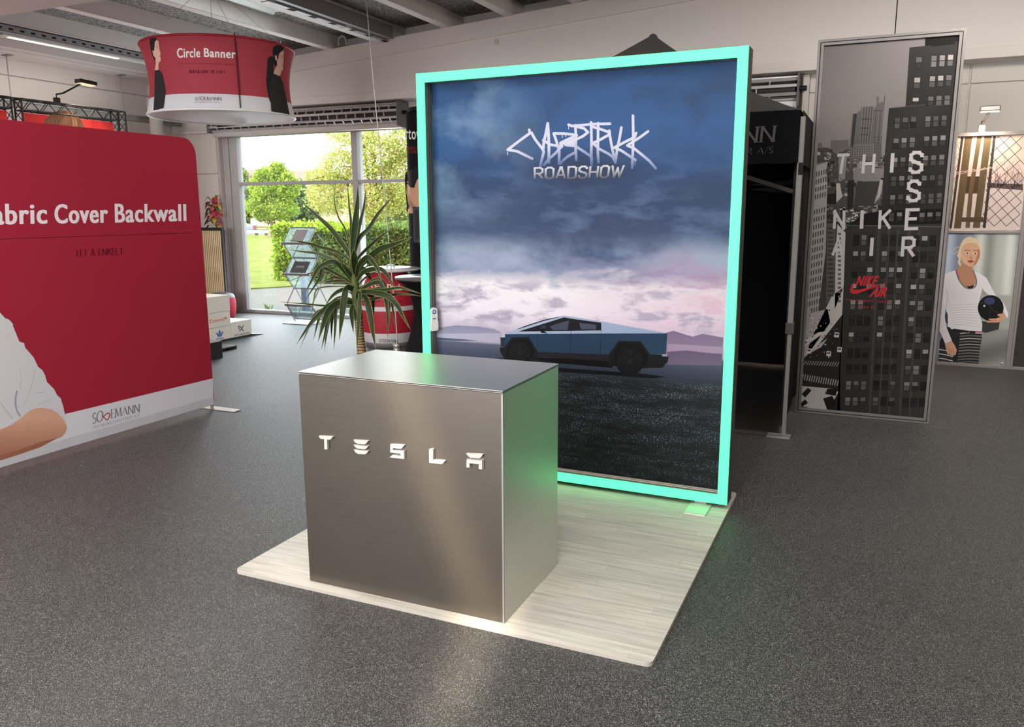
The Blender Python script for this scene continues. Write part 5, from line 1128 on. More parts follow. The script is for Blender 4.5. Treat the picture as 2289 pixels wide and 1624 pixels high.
def on_desk(x, y, e):
    d = ray(x, y); R = .34
    for _ in range(6):
        ox, oy = CAM.x-DX, CAM.y-DY; a = d.x**2+d.y**2; b = 2*(ox*d.x+oy*d.y); c_ = ox*ox+oy*oy-R*R; D = max(0, b*b-4*a*c_); t = (-b-math.sqrt(D))/(2*a); P = CAM+d*t; R = drad(P.z)+.0015
    n = Vector((P.x-DX, P.y-DY, 0)).normalized(); return P+n*e
q = Print(on_desk, 1.1, 6); q.STEP = .0009; D4 = crop(790, 580, 7.382)
q.font('Oval Desk', D4((290, 405), (800, 400), (805, 512), (300, 490)), (222, 212, 212), .09); q.letters('PLOT OG LYNHURTIG', D4((350, 672), (790, 676), (790, 704), (350, 700)), (70, 14, 26), 'serif', .15, .2)
q.letters('SO', D4((420, 1312), (478, 1310), (478, 1362), (420, 1362)), (96, 96, 104), 'serif', .17, .12); q.letters('EMANN', D4((530, 1312), (732, 1322), (732, 1370), (530, 1366)), (96, 96, 104), 'serif', .16, .12); q.stroke(D4((482, 1316), (505, 1310), (524, 1330), (505, 1362), (484, 1326)), 1.0, (160, 40, 50)); q.letters('UDSTILLINGSSYSTEMER A/S', D4((420, 1374), (735, 1382), (735, 1396), (420, 1388)), (158, 158, 166), 'serif', .16, .2)
q.build('printed_lettering', MP_, od)
TX, TY_ = -4.72, 8.25
bt_ = thing('bar_table', (TX, TY_, 0), 'round bar table in a black stretch cover next to the red desk', 'table')
MB().lathe([(.36, .012), (.33, .06), (.25, .30), (.205, .52), (.235, .74), (.33, .87), (.405, .925)], (TX, TY_, 0), 40).build('stretch_cover', BLKF, bt_)
MB().lathe([(.405, .925), (.415, .935), (.415, .955), (0, .958)], (TX, TY_, 0), 48).build('table_top', M('table_top_grey', (92, 90, 88), .35), bt_)
for k in range(4): t_ = PI/4+k*PI/2; MB().lathe([(0, .001), (.04, .001), (.04, .014), (0, .014)], (TX+.35*math.cos(t_), TY_+.35*math.sin(t_), 0), 12).build('foot', BLACK, bt_)
gb = ony(835+620/7.15-80.5-4, 600, 8.8)
gl_ = thing('glass_bowl', (ony(873, 597, 8.85).x, 8.85, .988), 'small clear glass dome on the pale desk top', 'glass')
MB().lathe([(.055, .0), (.056, .015), (.045, .036), (.022, .048), (0, .05)], gl_.location, 20).build('dome', glass('clear_glass', (.9, .93, .94), .12), gl_)
WX, WY, WR = -5.435, 9.67, .36
tw = thing('display_tower', (WX, WY, 0), 'tall black round display tower printed with a face, behind the desk', 'display tower')
MB().lathe([(WR, .002), (WR, 2.93), (WR-.02, 2.96), (0, 2.97)], (WX, WY, 0), 44).build('fabric_tube', M('tower_black', (26, 25, 27), .9, var=.1, spec=.08), tw)
MB().lathe([(WR-.03, 2.97), (WR-.03, 3.02), (0, 3.02)], (WX, WY, 0), 32).build('cap', DARK, tw)
def on_tower(x, y, e):
    d = ray(x, y); ox, oy = CAM.x-WX, CAM.y-WY; a = d.x**2+d.y**2; b = 2*(ox*d.x+oy*d.y); c_ = ox*ox+oy*oy-(WR+.002)**2; D = max(0, b*b-4*a*c_); t = (-b-math.sqrt(D))/(2*a); P = CAM+d*t
    return P+Vector((P.x-WX, P.y-WY, 0)).normalized()*e
q = Print(on_tower, 1.05, 4); q.STEP = .0009
q.font('rtower', [(906, 289), (962, 291), (962, 313), (906, 311)], (224, 222, 222), .02); q.letters('KUNSTELIGT', [(908, 328), (958, 328), (958, 334), (908, 334)], (150, 40, 36), 'serif', .16, .2); q.letters('GLAMOURSOL', [(908, 336), (958, 336), (958, 342), (908, 342)], (150, 40, 36), 'serif', .16, .2)
q.poly([(909, 420), (910, 405), (918, 396), (960, 376), (1000, 376), (1000, 480), (911, 476), (916, 462), (914, 450), (911, 440)], (198, 150, 124), 2)
q.poly([(905, 400), (907, 385), (930, 372), (1000, 360), (1000, 380), (944, 390), (932, 402), (926, 420), (917, 418), (910, 412), (909, 430), (912, 448), (915, 462), (910, 476), (909, 450)], (34, 31, 32), 3)
q.poly([(909, 414), (914, 413), (918, 422), (917, 436), (912, 430)], (214, 166, 142), 4, smooth=3); q.poly([(911, 430), (918, 448), (930, 462), (924, 470), (914, 456)], (160, 112, 92), 3)
q.build('printed_picture', MP_, tw)
ms = thing('monitor', ony(945, 545, 9.08), 'black screen on the front of the round display tower', 'screen')
a = ony(924, 462, 9.10); b = ony(927, 542, 9.10)
boxobj('bezel', a.x, a.x+.62, 9.075, 9.15, b.z, a.z, M('screen_bezel', (46, 50, 60), .35), ms, .006); boxobj('screen', a.x+.035, a.x+.585, 9.07, 9.075, b.z+.04, a.z-.04, M('screen_glass', (8, 9, 12), .1), ms); boxobj('bracket', a.x+.2, a.x+.4, 9.15, 9.36, b.z+.12, a.z-.12, BLACK, ms)
# long wire with metal weight
hw = thing('wire_with_weight', (-4.98, 8.0, 0), 'long thin steel wire slanting from the ceiling down to a small metal weight', 'wire')
wp = [(812, -30), (818, 0), (828, 110), (838, 220), (849, 330), (858, 420), (868, 530), (878, 640), (884, 700), (886.5, 740), (887, 768)]
P3 = [ony(x, y, 8.0) for x, y in wp]; P3[0] = Vector((P3[1].x-.06, 8.0, zpan(P3[1].x-.06)-.004))
MB().tube(catmull([tuple(p) for p in P3], 3), .0065, 6).build('wire', M('wire_cable', (196, 190, 182), .5, .2), hw)
e_ = P3[-1]; MB().lathe([(0, .0), (.042, .0), (.042, e_.z-.06), (.036, e_.z-.04), (.046, e_.z-.035), (.046, e_.z), (0, e_.z+.002)], (e_.x, e_.y, .001), 18).build('weight', M('weight_steel', (186, 182, 174), .35, .5), hw)
# truss stand with two vivid red banners
TXX = -9.6; TRB = M('truss_black', (34, 33, 32), .45, .3)
ts = thing('truss_stand', (TXX, 7.0, 0), 'black lattice truss stand by the left wall, holding vivid red banners', 'truss')
def truss(p, q, s, n, diag=True):
    p = Vector(p); q = Vector(q); d = (q-p).normalized(); a, b = frame_of(d, Vector((1, 0, 0)))
    cs = [a*s/2+b*s/2, -a*s/2+b*s/2, -a*s/2-b*s/2, a*s/2-b*s/2]
    for c in cs: MB().tube([p+c, q+c], .011, 6).build('chord', TRB, ts)
    L = (q-p).length
    for f in range(4):
        c0, c1 = cs[f], cs[(f+1) % 4]
        for i in range(n):
            a0 = p+d*(L*i/n); a1 = p+d*(L*(i+1)/n); u, v = (c0, c1) if i % 2 == 0 else (c1, c0)
            MB().tube([a0+u, a1+v], .0055, 5).build('diagonal', TRB, ts)
    for e in (p, q):
        for f in range(4): MB().tube([e+cs[f], e+cs[(f+1) % 4]], .008, 5).build('tie', TRB, ts)
zt_ = 3.06
truss((TXX, 8.24, zt_-.07), (TXX, 6.87, zt_-.07), .13, 12); truss((TXX, 6.74, zt_-.07), (TXX, 5.2, zt_-.07), .13, 12)
for y in (8.305, 6.805, 5.135): truss((TXX, y, .02), (TXX, y, zt_-.005), .13, 22)
for y in (8.305, 6.805, 5.135): boxobj('base_plate', TXX-.22, TXX+.22, y-.22, y+.22, .001, .02, TRB, ts, .003)
VR = M('vivid_red_fabric', (236, 52, 48), .7, var=.03, gain=1.15)
for y0, y1, lb, hd_ in ((6.89, 8.22, 'vivid red banner with the top of a blond head, hung in the truss', True), (5.22, 6.72, 'plain vivid red banner hung in the left bay of the truss', False)):
    r = thing('banner', (TXX, (y0+y1)/2, .4), lb, 'banner', 'red banners in the truss'); boxobj('fabric', TXX-.004, TXX+.004, y0+.01, y1-.01, .4, zt_-.16, VR, r)
    for k in range(5): y = y0+.15+k*(y1-y0-.3)/4; MB().tube([(TXX, y, zt_-.16), (TXX, y, zt_-.135)], .006, 5).build('tie_strap', TRB, r)
    if hd_:
        q = Print(plane_x(TXX+.0042, 1), 1.1); T1 = crop(0, 0, 5.414)
        q.poly(T1((530, 1480), (560, 1430), (620, 1380), (690, 1345), (770, 1335), (850, 1350), (930, 1395), (990, 1470), (1030, 1560), (1060, 1700), (1040, 2000), (560, 2000), (500, 1700)), (140, 98, 74), 1, smooth=3)
        q.poly(T1((860, 1360), (900, 1400), (930, 1470), (940, 1600), (880, 1600), (880, 1480), (850, 1400)), (196, 140, 112), 2, smooth=2)
        for k in range(9): q.stroke(T1((760-k*14, 1345+k*4), (730-k*24, 1420+k*9), (690-k*26, 1530)), 1.6, (158, 114, 84) if k % 2 else (126, 86, 64), 3, smooth=3)
        for k in range(5): q.stroke(T1((790+k*14, 1350), (850+k*16, 1430), (870+k*22, 1540)), 1.4, (156, 110, 80) if k % 2 else (128, 88, 66), 3, smooth=3)
        q.build('printed_picture', MP_, r)
def arm_lamp(label, foot, elbow, head, w, col, lightpow, look):
    r = thing('arm_spotlight', foot, label, 'spotlight'); foot, elbow, head = Vector(foot), Vector(elbow), Vector(head)
    m = M('lamp_'+col, dict(black=(38, 37, 36), chrome=(176, 172, 168))[col], .35, .4)
    boxobj('clamp', foot.x-.03, foot.x+.03, foot.y-.03, foot.y+.03, foot.z-.005, foot.z+.07, M('clamp_'+col, dict(black=(40, 39, 38), chrome=(196, 166, 130))[col], .4), r, .004)
    MB().tube([foot+Vector((0, 0, .06)), foot+Vector((0, 0, .11)), elbow, head-Vector((0, 0, .02))], .012, 8).build('arm', m, r)
    return r, m
r, m = arm_lamp('black arm spotlight clamped to the truss above the red banner', (TXX, 7.40, zt_), (TXX+.03, 7.47, zt_+.13), (TXX+.12, 7.68, zt_+.29), .2, 'black', 0, None)
MB().bar((TXX+.12, 7.63, zt_+.30), (TXX+.14, 7.86, zt_+.285), .13, .05).build('head', m, r, .006); MB().bar((TXX+.125, 7.65, zt_+.268), (TXX+.14, 7.84, zt_+.256), .10, .012).build('lens', M('lens_warm', (236, 210, 170), .3, emit=((255, 226, 180), .5)), r)
light('truss_spot', 'SPOT', (TXX+.16, 7.75, zt_+.24), 30, (1, .84, .62), look=(TXX-.2, 7.6, 1.9), spot_size=1.7, spot_blend=.8, shadow_soft_size=.06)

# ================================================================== BLACK GAZEBO
gz = thing('gazebo', (-2.0, 7.75, 0), 'black pop up gazebo with printed valance, standing behind the glowing frame wall', 'tent')
GX0, GX1, GY0, GY1, GE = -3.47, -.55, 6.27, 9.22, 2.40
CAN = M('gazebo_canopy', (70, 67, 66), .75, var=.08, vscale=5, bump=.15, bscale=7)
ap = Vector((-2.02, 7.75, 3.30)); cs = [Vector((GX0, GY0, GE)), Vector((GX1, GY0, GE)), Vector((GX1, GY1, GE)), Vector((GX0, GY1, GE))]
mb = MB()
for i in range(4):
    a, b = cs[i], cs[(i+1) % 4]; N = 10; vs = []; fs = []
    for j in range(N+1):
        t_ = j/N; sag = -.10*math.sin(PI*t_)
        for k in range(N+1): u = k/N; e = a.lerp(b, u); v = e.lerp(ap, t_); v.z += sag*(1-abs(2*u-1)*.35)*1.0; vs.append(v)
    for j in range(N):
        for k in range(N): fs.append((j*(N+1)+k, j*(N+1)+k+1, (j+1)*(N+1)+k+1, (j+1)*(N+1)+k))
    mb.add(vs, fs, 0, True)
mb.build('canopy', CAN, gz)
MB().lathe([(.05, -.035), (.03, -.005), (.012, .006), (0, .008)], ap, 12).build('peak_cap', CAN, gz)
for i in range(4):
    a, b = cs[i], cs[(i+1) % 4]; d = (b-a).normalized(); n_ = Vector((d.y, -d.x, 0)); N = 24; vs = []; fs = []
    for j, z in enumerate((GE+.005, GE-.12, GE-.24, 2.04)):
        for k in range(N+1): u = k/N; w_ = .006*math.sin(u*40+i)*j/3; vs.append(a.lerp(b, u)*1.0+n_*(.012+w_)+Vector((0, 0, z-GE+(-.006 if j == 3 and k % 2 else 0))))
    for j in range(3):
        for k in range(N): fs.append((j*(N+1)+k, (j+1)*(N+1)+k, (j+1)*(N+1)+k+1, j*(N+1)+k+1))
    mb = MB(); mb.add(vs, fs, 0, True); vo = mb.build('valance', BLKF, gz)
    if i == 0: VAL = vo
q = Print(plane_y(GY0-.02, -1), 1.4)
q.letters('SODEMANN', [(1452, 297), (1735, 281), (1731, 316), (1449, 330)], (96, 94, 96), 'serif', .15, .12); q.letters('UDSTILLINGSSYSTEMER A/S', [(1440, 346), (1729, 328), (1727, 342), (1438, 358)], (92, 90, 92), 'serif', .13, .2); q.build('lettering', MP_, VAL)
def drape(pa, pb, z0, z1, amp):
    pa = Vector(pa); pb = Vector(pb); d = (pb-pa).normalized(); n_ = Vector((d.y, -d.x, 0)); N = 40; vs = []; fs = []
    for j in range(9):
        z = z0+(z1-z0)*j/8
        for k in range(N+1): u = k/N; vs.append(pa.lerp(pb, u)+n_*(amp*math.sin(u*23+j*.35)*(1-.5*j/8)+amp*.6*math.sin(u*51+2-j*.2))+Vector((0, 0, z)))
    for j in range(8):
        for k in range(N): fs.append((j*(N+1)+k, j*(N+1)+k+1, (j+1)*(N+1)+k+1, (j+1)*(N+1)+k))
    mb = MB(); mb.add(vs, fs, 0, True); return mb.build('side_wall', BLKF, gz)
drape((GX0+.03, GY1-.05, 0), (GX1-.03, GY1-.05, 0), .03, 2.38, .012); drape((GX1-.03, GY1-.05, 0), (GX1-.03, GY0+.12, 0), .03, 2.38, .01); drape((GX0+.03, GY0+.12, 0), (GX0+.03, GY1-.05, 0), .03, 2.38, .01)
LEG = M('gazebo_leg', (150, 148, 144), .45, .35)
for x, y in ((GX1+.012, GY0+.02), (GX0+.03, GY0+.02), (GX1-.06, GY1-.10), (GX0+.08, GY1-.10)):
    boxobj('upper_leg', x-.020, x+.020, y-.020, y+.020, .84, 2.36, LEG, gz, .004); boxobj('lower_leg', x-.015, x+.015, y-.015, y+.015, .012, .86, LEG, gz, .004)
    boxobj('slider', x-.032, x+.028, y-.03, y+.03, .80, .885, M('slider_grey', (88, 86, 84), .5), gz, .006)
    boxobj('foot_plate', x-.12, x+.05, y-.06, y+.06, .001, .012, GALV, gz, .002)
boxobj('velcro_tab', GX1+.005, GX1+.035, GY0-.015, GY0+.01, 1.955, 2.04, M('tab_black', (40, 38, 38), .7), gz, .004)
for (a, b) in ((GX0, (GX0+GX1)/2), ((GX0+GX1)/2, GX1)):
    for z0, z1 in ((1.84, 2.30), (2.30, 1.84)): MB().bar((a+.03, GY0+.05, z0), (b-.03, GY0+.05, z1), .03, .014, up=(0, 1, 0)).build('scissor_bar', M('gazebo_bar', (66, 64, 63), .5, .3), gz)
    for z0, z1 in ((1.86, 2.02), (2.02, 1.86)): MB().bar((a+.03, GY1-.12, z0), (b-.03, GY1-.12, z1), .05, .014, up=(0, 1, 0)).build('scissor_bar', M('gazebo_bar', (66, 64, 63), .5, .3), gz)

# ================================================================== CITY POSTER PANEL
NY = 7.145
cp = thing('poster_panel', (-.01, NY, 0), 'tall grey framed panel with a black and white city picture and lettering', 'display panel')
FR = M('panel_frame', (120, 115, 112), .42, .35, .04, 20); X0, X1, ZT = -.530, .500, 3.022
for a in ((X0, X0+.045, .001, ZT), (X1-.045, X1, .001, ZT)): boxobj('frame_profile', a[0], a[1], NY, NY+.06, a[2], a[3], FR, cp, .002)
for a in ((X0+.045, X1-.045, .001, .045), (X0+.045, X1-.045, ZT-.045, ZT)): boxobj('frame_profile', a[0], a[1], NY, NY+.06, a[2], a[3], FR, cp, .002)
for a in ((X0+.018, X0+.024, .02, ZT-.02), (X1-.024, X1-.018, .02, ZT-.02)): boxobj('frame_groove', a[0], a[1], NY-.0006, NY, a[2], a[3], DARK, cp)
for a in ((X0+.024, X1-.024, .018, .024), (X0+.024, X1-.024, ZT-.024, ZT-.018)): boxobj('frame_groove', a[0], a[1], NY-.0006, NY, a[2], a[3], DARK, cp)
boxobj('backing', X0+.045, X1-.045, NY+.012, NY+.05, .045, ZT-.045, BLKF, cp)
CG = 1.14
q = Print(plane_y(NY+.0115, -1), CG); rnd = random.Random(21)
TLc, TRc, BRc, BLc = (1838, 105), (2147, 79), (2068, 934), (1791, 912)
q.grid((TLc, TRc, BRc, BLc), 24, 60, lambda u, v: (lambda s: (s, s*.955, s*.94))(98+14*math.sin(u*3+v*9)*.4+26*min(1, v/.33)-70*max(0, min(1, (v-.36)/.1))), 0)
N1 = crop(1640, 0, 3.248); N2 = crop(1640, 450, 2.952); N3 = crop(1780, 60, 3.69)
def gry(s): return (s, s*.965, s*.955)
def pane(x0, y0, w, h, top, bot, lay, sk=.0):
    o = sk*h
    q.poly([(x0-.9, y0-.9), (x0+w+.9, y0-.9), (x0+w+.9-o, y0+h+.9), (x0-.9-o, y0+h+.9)], gry(16), lay)
    q.poly([(x0, y0), (x0+w, y0), (x0+w-o*.45, y0+h*.46), (x0-o*.45, y0+h*.46)], gry(top), lay+1); q.poly([(x0-o*.5, y0+h*.52), (x0+w-o*.5, y0+h*.52), (x0+w-o, y0+h), (x0-o, y0+h)], gry(bot), lay+1)
# hazy far skyline and roofs
q.poly(N3((150, 960), (210, 955), (215, 990), (280, 1000), (285, 935), (430, 930), (435, 990), (470, 990), (470, 1100), (150, 1100)), gry(92), 1)
q.poly(N3((150, 1000), (260, 995), (330, 1050), (420, 1010), (470, 1010), (470, 1560), (135, 1560)), gry(64), 2)
for _ in range(420):
    x = rnd.uniform(1818, 1975); y = rnd.uniform(333, 505); w = rnd.uniform(2, 11); h = rnd.uniform(1.5, 10); s = rnd.choice([40, 52, 70, 88, 104, 128, 150, 60, 34]); q.rect(x, y, x+w, y+h, gry(s), 3)
q.poly(N3((465, 715), (500, 715), (505, 700), (530, 690), (538, 660), (640, 655), (640, 690), (655, 655), (690, 620), (732, 618), (722, 700), (705, 900), (700, 1100), (690, 1120), (465, 1090), (440, 1200), (440, 1000)), gry(86), 4)
for k in range(9): q.stroke(N3((548+k*11, 665), (524+k*10.5, 965)), 1.0, gry(52 if k % 2 else 108), 5)
for k in range(4): q.stroke(N3((660+k*18, 690), (640+k*18, 960)), 1.0, gry(104 if k % 2 else 58), 5)
q.poly(N3((472, 718), (500, 716), (470, 990), (450, 990)), gry(48), 5); q.stroke(N3((668, 572), (664, 650)), .8, gry(52), 5); q.stroke(N3((678, 572), (676, 640)), .8, gry(52), 5); q.stroke(N3((732, 570), (726, 620)), 1.2, gry(44), 5)
for (x, y) in ((540, 760), (530, 835), (525, 890), (640, 690)): q.stroke(N3((x, y), (x+70, y)), 1.4, gry(44), 6)
q.poly(N3((470, 970), (640, 962), (640, 1070), (465, 1080)), gry(98), 5)
for i in range(8):
    for j in range(5): q.rect(*[c for p_ in N3((480+i*20, 985+j*20), (487+i*20, 995+j*20)) for c in p_], gry(60), 6)
for i in range(4):
    for j in range(9): q.rect(*[c for p_ in N3((652+i*16-j*2, 905+j*24), (659+i*16-j*2, 916+j*24)) for c in p_], gry(62), 6)
q.poly(N3((480, 1175), (560, 1160), (700, 1165), (690, 1275), (480, 1270)), gry(112), 6); q.poly(N3((500, 1278), (690, 1272), (650, 1470), (480, 1480)), gry(52), 7); q.poly(N3((425, 1265), (480, 1262), (465, 1500), (420, 1500)), gry(34), 7)
q.poly(N3((690, 1262), (715, 1262), (690, 1400), (640, 1460)), gry(150), 7); q.poly(N3((350, 1060), (420, 1058), (400, 1260), (350, 1240)), gry(118), 5); q.poly(N3((250, 1380), (330, 1370), (330, 1460), (245, 1460)), gry(28), 6); q.poly(N3((330, 1290), (360, 1290), (380, 1400), (330, 1450)), gry(160), 6)
for k in range(60):
    x, y = N3((rnd.uniform(245, 560), rnd.uniform(1480, 1620)))[0]; q.rect(x, y, x+rnd.uniform(2, 8), y+rnd.uniform(1, 3.5), gry(rnd.choice([150, 176, 190, 60, 40, 30])), 6)
# pale office block on the left edge
q.poly([(1815, 372), (1848, 362), (1849, 420), (1846, 560), (1830, 690), (1812, 800), (1797, 800), (1806, 560)], gry(142), 7)
for c_ in range(6):
    for r_2 in range(20):
        x = 1819+c_*5.4-(r_2*16.5)*.055; y = 386+r_2*17-c_*1.6
        if y < 690 and (r_2 not in (4,)): q.poly([(x, y), (x+2.4, y-.6), (x+2.0, y+10), (x-.4, y+10.6)], gry(62), 8)
q.stroke([(1812, 423), (1848, 410)], 1.6, gry(176), 8); q.stroke([(1814, 372), (1848, 362)], 2.2, gry(120), 8)
q.poly([(1849, 500), (1868, 498), (1866, 660), (1846, 680)], gry(78), 8); q.poly([(1872, 500), (1890, 520), (1886, 640), (1866, 690), (1868, 560)], gry(168), 8)
for r_2 in range(16):
    q.rect(1851, 508+r_2*10, 1863, 512+r_2*10, gry(52), 9); q.rect(1873, 520+r_2*10, 1880, 525+r_2*10, gry(88), 9)
# the street
q.poly([(1860, 660), (1890, 640), (1884, 720), (1880, 760), (1862, 790), (1798, 830), (1798, 812), (1812, 760)], gry(172), 8)
q.poly([(1812, 700), (1850, 690), (1856, 720), (1800, 800), (1797, 790)], gry(150), 8)
q.poly([(1885, 700), (1878, 830), (1878, 925), (1790, 908), (1797, 800), (1830, 770)], gry(34), 9)
q.poly([(1798, 760), (1830, 742), (1850, 740), (1830, 752), (1798, 775)], gry(178), 10); q.poly([(1797, 790), (1830, 770), (1850, 755), (1836, 775), (1797, 796)], gry(160), 10)
for k in range(60):
    x = rnd.uniform(1798, 1872); y = rnd.uniform(690, 800); q.rect(x, y, x+rnd.uniform(1, 4), y+rnd.uniform(1, 3.5), gry(rnd.choice([20, 26, 190, 120])), 11)
for k in range(15): q.stroke([(1797+k*5.6, 806+k*.2), (1792+k*5.6, 814+k*.3)], 1.6, gry(140), 11)
for k in range(16): q.stroke([(1796+k*5.2, 836+k*.9), (1793+k*5.2, 848+k*.9)], 2.0, gry(150), 11)
q.poly([(1790, 862), (1862, 868), (1874, 876), (1850, 920), (1788, 906)], gry(164), 11)
for pts_ in ([(1792, 880), (1806, 866), (1814, 872), (1800, 888)], [(1788, 902), (1800, 892), (1806, 900), (1794, 908)], [(1840, 890), (1860, 884), (1872, 905), (1850, 918)], [(1850, 868), (1872, 868), (1868, 884), (1844, 880)]): q.poly(pts_, gry(22), 12)
for x, y in ((1866, 742), (1804, 778), (1848, 784), (1872, 775)): q.poly([(x, y), (x+10, y+1), (x+9, y+12), (x-1, y+11)], gry(184), 12); q.rect(x+1, y+3, x+8, y+6, gry(40), 13)
# dark towers on the right
def dk(x, y): s = 38+4*math.sin(x*.35)+3*math.sin(y*.21)+2*math.sin(x*1.9); return gry(s)
q.poly(N1((1390, 262), (1648, 243), (1640, 330), (1390, 350)), gry(16), 5)
q.poly(N1((1278, 345), (1434, 328), (1440, 338), (1606, 320), (1612, 300), (1640, 300), (1606, 770), (1248, 780)), dk, 6)
q.poly(N1((1128, 785), (1390, 758), (1400, 776), (1606, 750), (1560, 1640), (1065, 1640), (1100, 1100)), dk, 7)
q.poly([(1894, 503), (1900, 500), (1930, 478), (1975, 470), (2118, 466), (2108, 506)], gry(20), 8)
q.poly([(1893, 504), (2110, 500), (2068, 934), (1871, 918)], lambda x, y: gry(48+4*math.sin(x*.6)+3*math.sin(y*.3)), 9)
q.stroke([(1893, 503), (2110, 507)], 1.4, gry(92), 10); q.stroke(N1((1128, 785), (1390, 760)), 1.4, gry(76), 8); q.stroke(N1((1400, 778), (1606, 752)), 1.2, gry(64), 8)
for x in (1962, 1984, 2005, 2030, 2052): q.poly([(x, 512), (x+6, 512), (x-16, 930), (x-21, 928)], gry(58), 10)
for xs_, ys_, hs_, w_, lay, tp in (((1325,), (415, 563, 710), (82, 78, 55), 42, 8, 118), ((1437, 1497, 1557), (405, 553, 700), (80, 78, 68), 38, 8, 118), ((1172, 1230, 1290), (855, 1005, 1145, 1280, 1415, 1545), (78, 72, 70, 72, 72, 60), 36, 10, 98), ((1394, 1452, 1512), (845, 990, 1130, 1275, 1408, 1545), (76, 72, 74, 78, 72, 66), 36, 10, 92)):
    for r_2, (yy_, hh) in enumerate(zip(ys_, hs_)):
        for c_ in xs_:
            x, y = N1((c_-(yy_-ys_[0])*(.062 if lay == 10 else .08), yy_-(c_-xs_[0])*.06))[0]; pane(x, y, w_/3.248, hh/3.248, tp+rnd.uniform(-40, 30), tp*.55+rnd.uniform(-25, 35), lay, .07)
for g, (xg, pitch, ww) in enumerate(((795, 50, 32), (985, 53, 34), (1190, 54, 36))):
    for r_2 in range(11):
        y = 222+r_2*107+(0 if g < 2 else 6)
        for c_ in range(3):
            lit = (rnd.random() < (.75 if 2 <= r_2 <= 4 else .35 if r_2 < 7 else .22)) or r_2 in (9, 10) and g == 0
            x = xg+c_*pitch-(r_2*5.6+r_2*r_2*.02)*(1.0+.12*g); s0 = rnd.uniform(90, 150) if lit else rnd.uniform(26, 44)
            pane(*N2((x, y))[0], ww/2.952, (66-r_2*1.2)/2.952, s0*(1 if r_2 < 8 else .75), rnd.uniform(28, 100) if lit else rnd.uniform(22, 40), 12, .07)
# lettering
LT_ = (176, 171, 172); U = crop(1860, 330, 4.164)
for ch, a in (('T', ((62, 70), (150, 66), (122, 240), (36, 246))), ('H', ((300, 62), (394, 58), (380, 236), (286, 240))), ('I', ((548, 52), (582, 50), (570, 230), (536, 232))), ('S', ((738, 46), (838, 44), (830, 226), (726, 230))), ('S', ((716, 312), (815, 310), (806, 490), (704, 494))), ('N', ((28, 588), (112, 584), (108, 752), (20, 754))), ('I', ((266, 582), (298, 580), (290, 752), (256, 754))), ('K', ((450, 580), (540, 578), (532, 752), (440, 754))), ('E', ((700, 578), (798, 576), (784, 752), (688, 754))), ('A', ((42, 838), (76, 836), (88, 1000), (8, 1002))), ('I', ((358, 838), (390, 836), (380, 1006), (346, 1008))), ('R', ((664, 840), (766, 838), (752, 1010), (652, 1012)))):
    if ch == 'I': q.poly(U(*a), LT_, 15)
    else: q.letters(ch, [U(p_)[0] for p_ in a], LT_, 'block', .17 if ch not in 'A' else .2, .1, 15)
RD = (178, 44, 48)
q.font('NIKE', U((250, 1192), (442, 1194), (402, 1284), (216, 1284)), RD, .12, 16); q.font('AIR', U((402, 1294), (532, 1296), (496, 1388), (342, 1386)), RD, .12, 16)
q.poly(U((216, 1240), (196, 1290), (192, 1312), (210, 1322), (260, 1318), (340, 1300), (516, 1250), (420, 1290), (330, 1322), (240, 1356), (200, 1362), (172, 1348), (166, 1318), (182, 1280)), RD, 16)
for tx, a in (('THE MODERN LEGEND', ((130, 1408), (556, 1426), (552, 1442), (130, 1424))), ('SINCE 82', ((268, 1474), (388, 1476), (388, 1494), (268, 1492)))): q.letters(tx, U(*a), (150, 44, 48), 'block', .2, .55, 16)
q.build('printed_picture', MP_, cp)

# ================================================================== PICTURE WALL ON THE RIGHT
BY = 10.0
pw = thing('picture_wall', (1.06, BY, 0), 'grey framed wall of two pictures, a sportswoman below a chain link fence', 'display wall')
FR2 = M('picture_frame_grey', (146, 140, 136), .42, .3, .04, 20)
for a in ((.668, .712, .001, 2.49), (1.372, 1.416, .001, 2.49)): boxobj('frame_profile', a[0], a[1], BY-.02, BY+.05, a[2], a[3], FR2, pw, .003)
for a in ((.712, 1.372, .001, .036), (.712, 1.372, 1.446, 1.474), (.712, 1.372, 2.452, 2.49)): boxobj('frame_profile', a[0], a[1], BY-.02, BY+.05, a[2], a[3], FR2, pw, .003)
dk2 = thing('dark_panel', (1.95, BY, 0), 'plain dark brown panel in a grey frame at the right edge', 'display panel')
boxobj('panel', 1.44, 2.40, BY, BY+.03, .036, 2.452, M('dark_brown', (54, 46, 44), .7), dk2)
for a in ((1.4165, 1.44, .001, 2.49), (2.40, 2.44, .001, 2.49), (1.44, 2.40, .001, .036), (1.44, 2.40, 2.452, 2.49)): boxobj('frame_profile', a[0], a[1], BY-.02, BY+.05, a[2], a[3], FR2, dk2, .003)
q = Print(plane_y(BY, -1), 1.2); Fc = crop(2080, 500, 4.92)
def bgw(u, v):
    s = 176+26*math.sin(u*17+.6)*(v < .47)+14*math.sin(u*31)*(v < .47)+18*(u-.4)
    if v > .47: s = 168-40*(v > .73)+20*math.sin(v*23+u*4)*(v > .73)
    b = 1-.06*u
    return (s*(.97 if u > .35 else .86), s*(.99 if u > .35 else .93), s*(.96 if u > .35 else 1.04))
q.grid((Fc((180, 80))[0], Fc((1030, 72))[0], Fc((900, 1575))[0], Fc((42, 1525))[0]), 46, 60, bgw, 0)
q.poly(Fc((560, 1070), (760, 1080), (750, 1160), (600, 1200), (560, 1180)), (58, 60, 60), 1); q.poly(Fc((170, 960), (200, 980), (190, 1110), (150, 1060)), (60, 64, 70), 1)
q.poly(Fc((100, 1290), (130, 1240), (160, 1150), (200, 1130), (560, 1180), (566, 1250), (540, 1400), (530, 1540), (90, 1508), (95, 1400)), (44, 44, 46), 2)
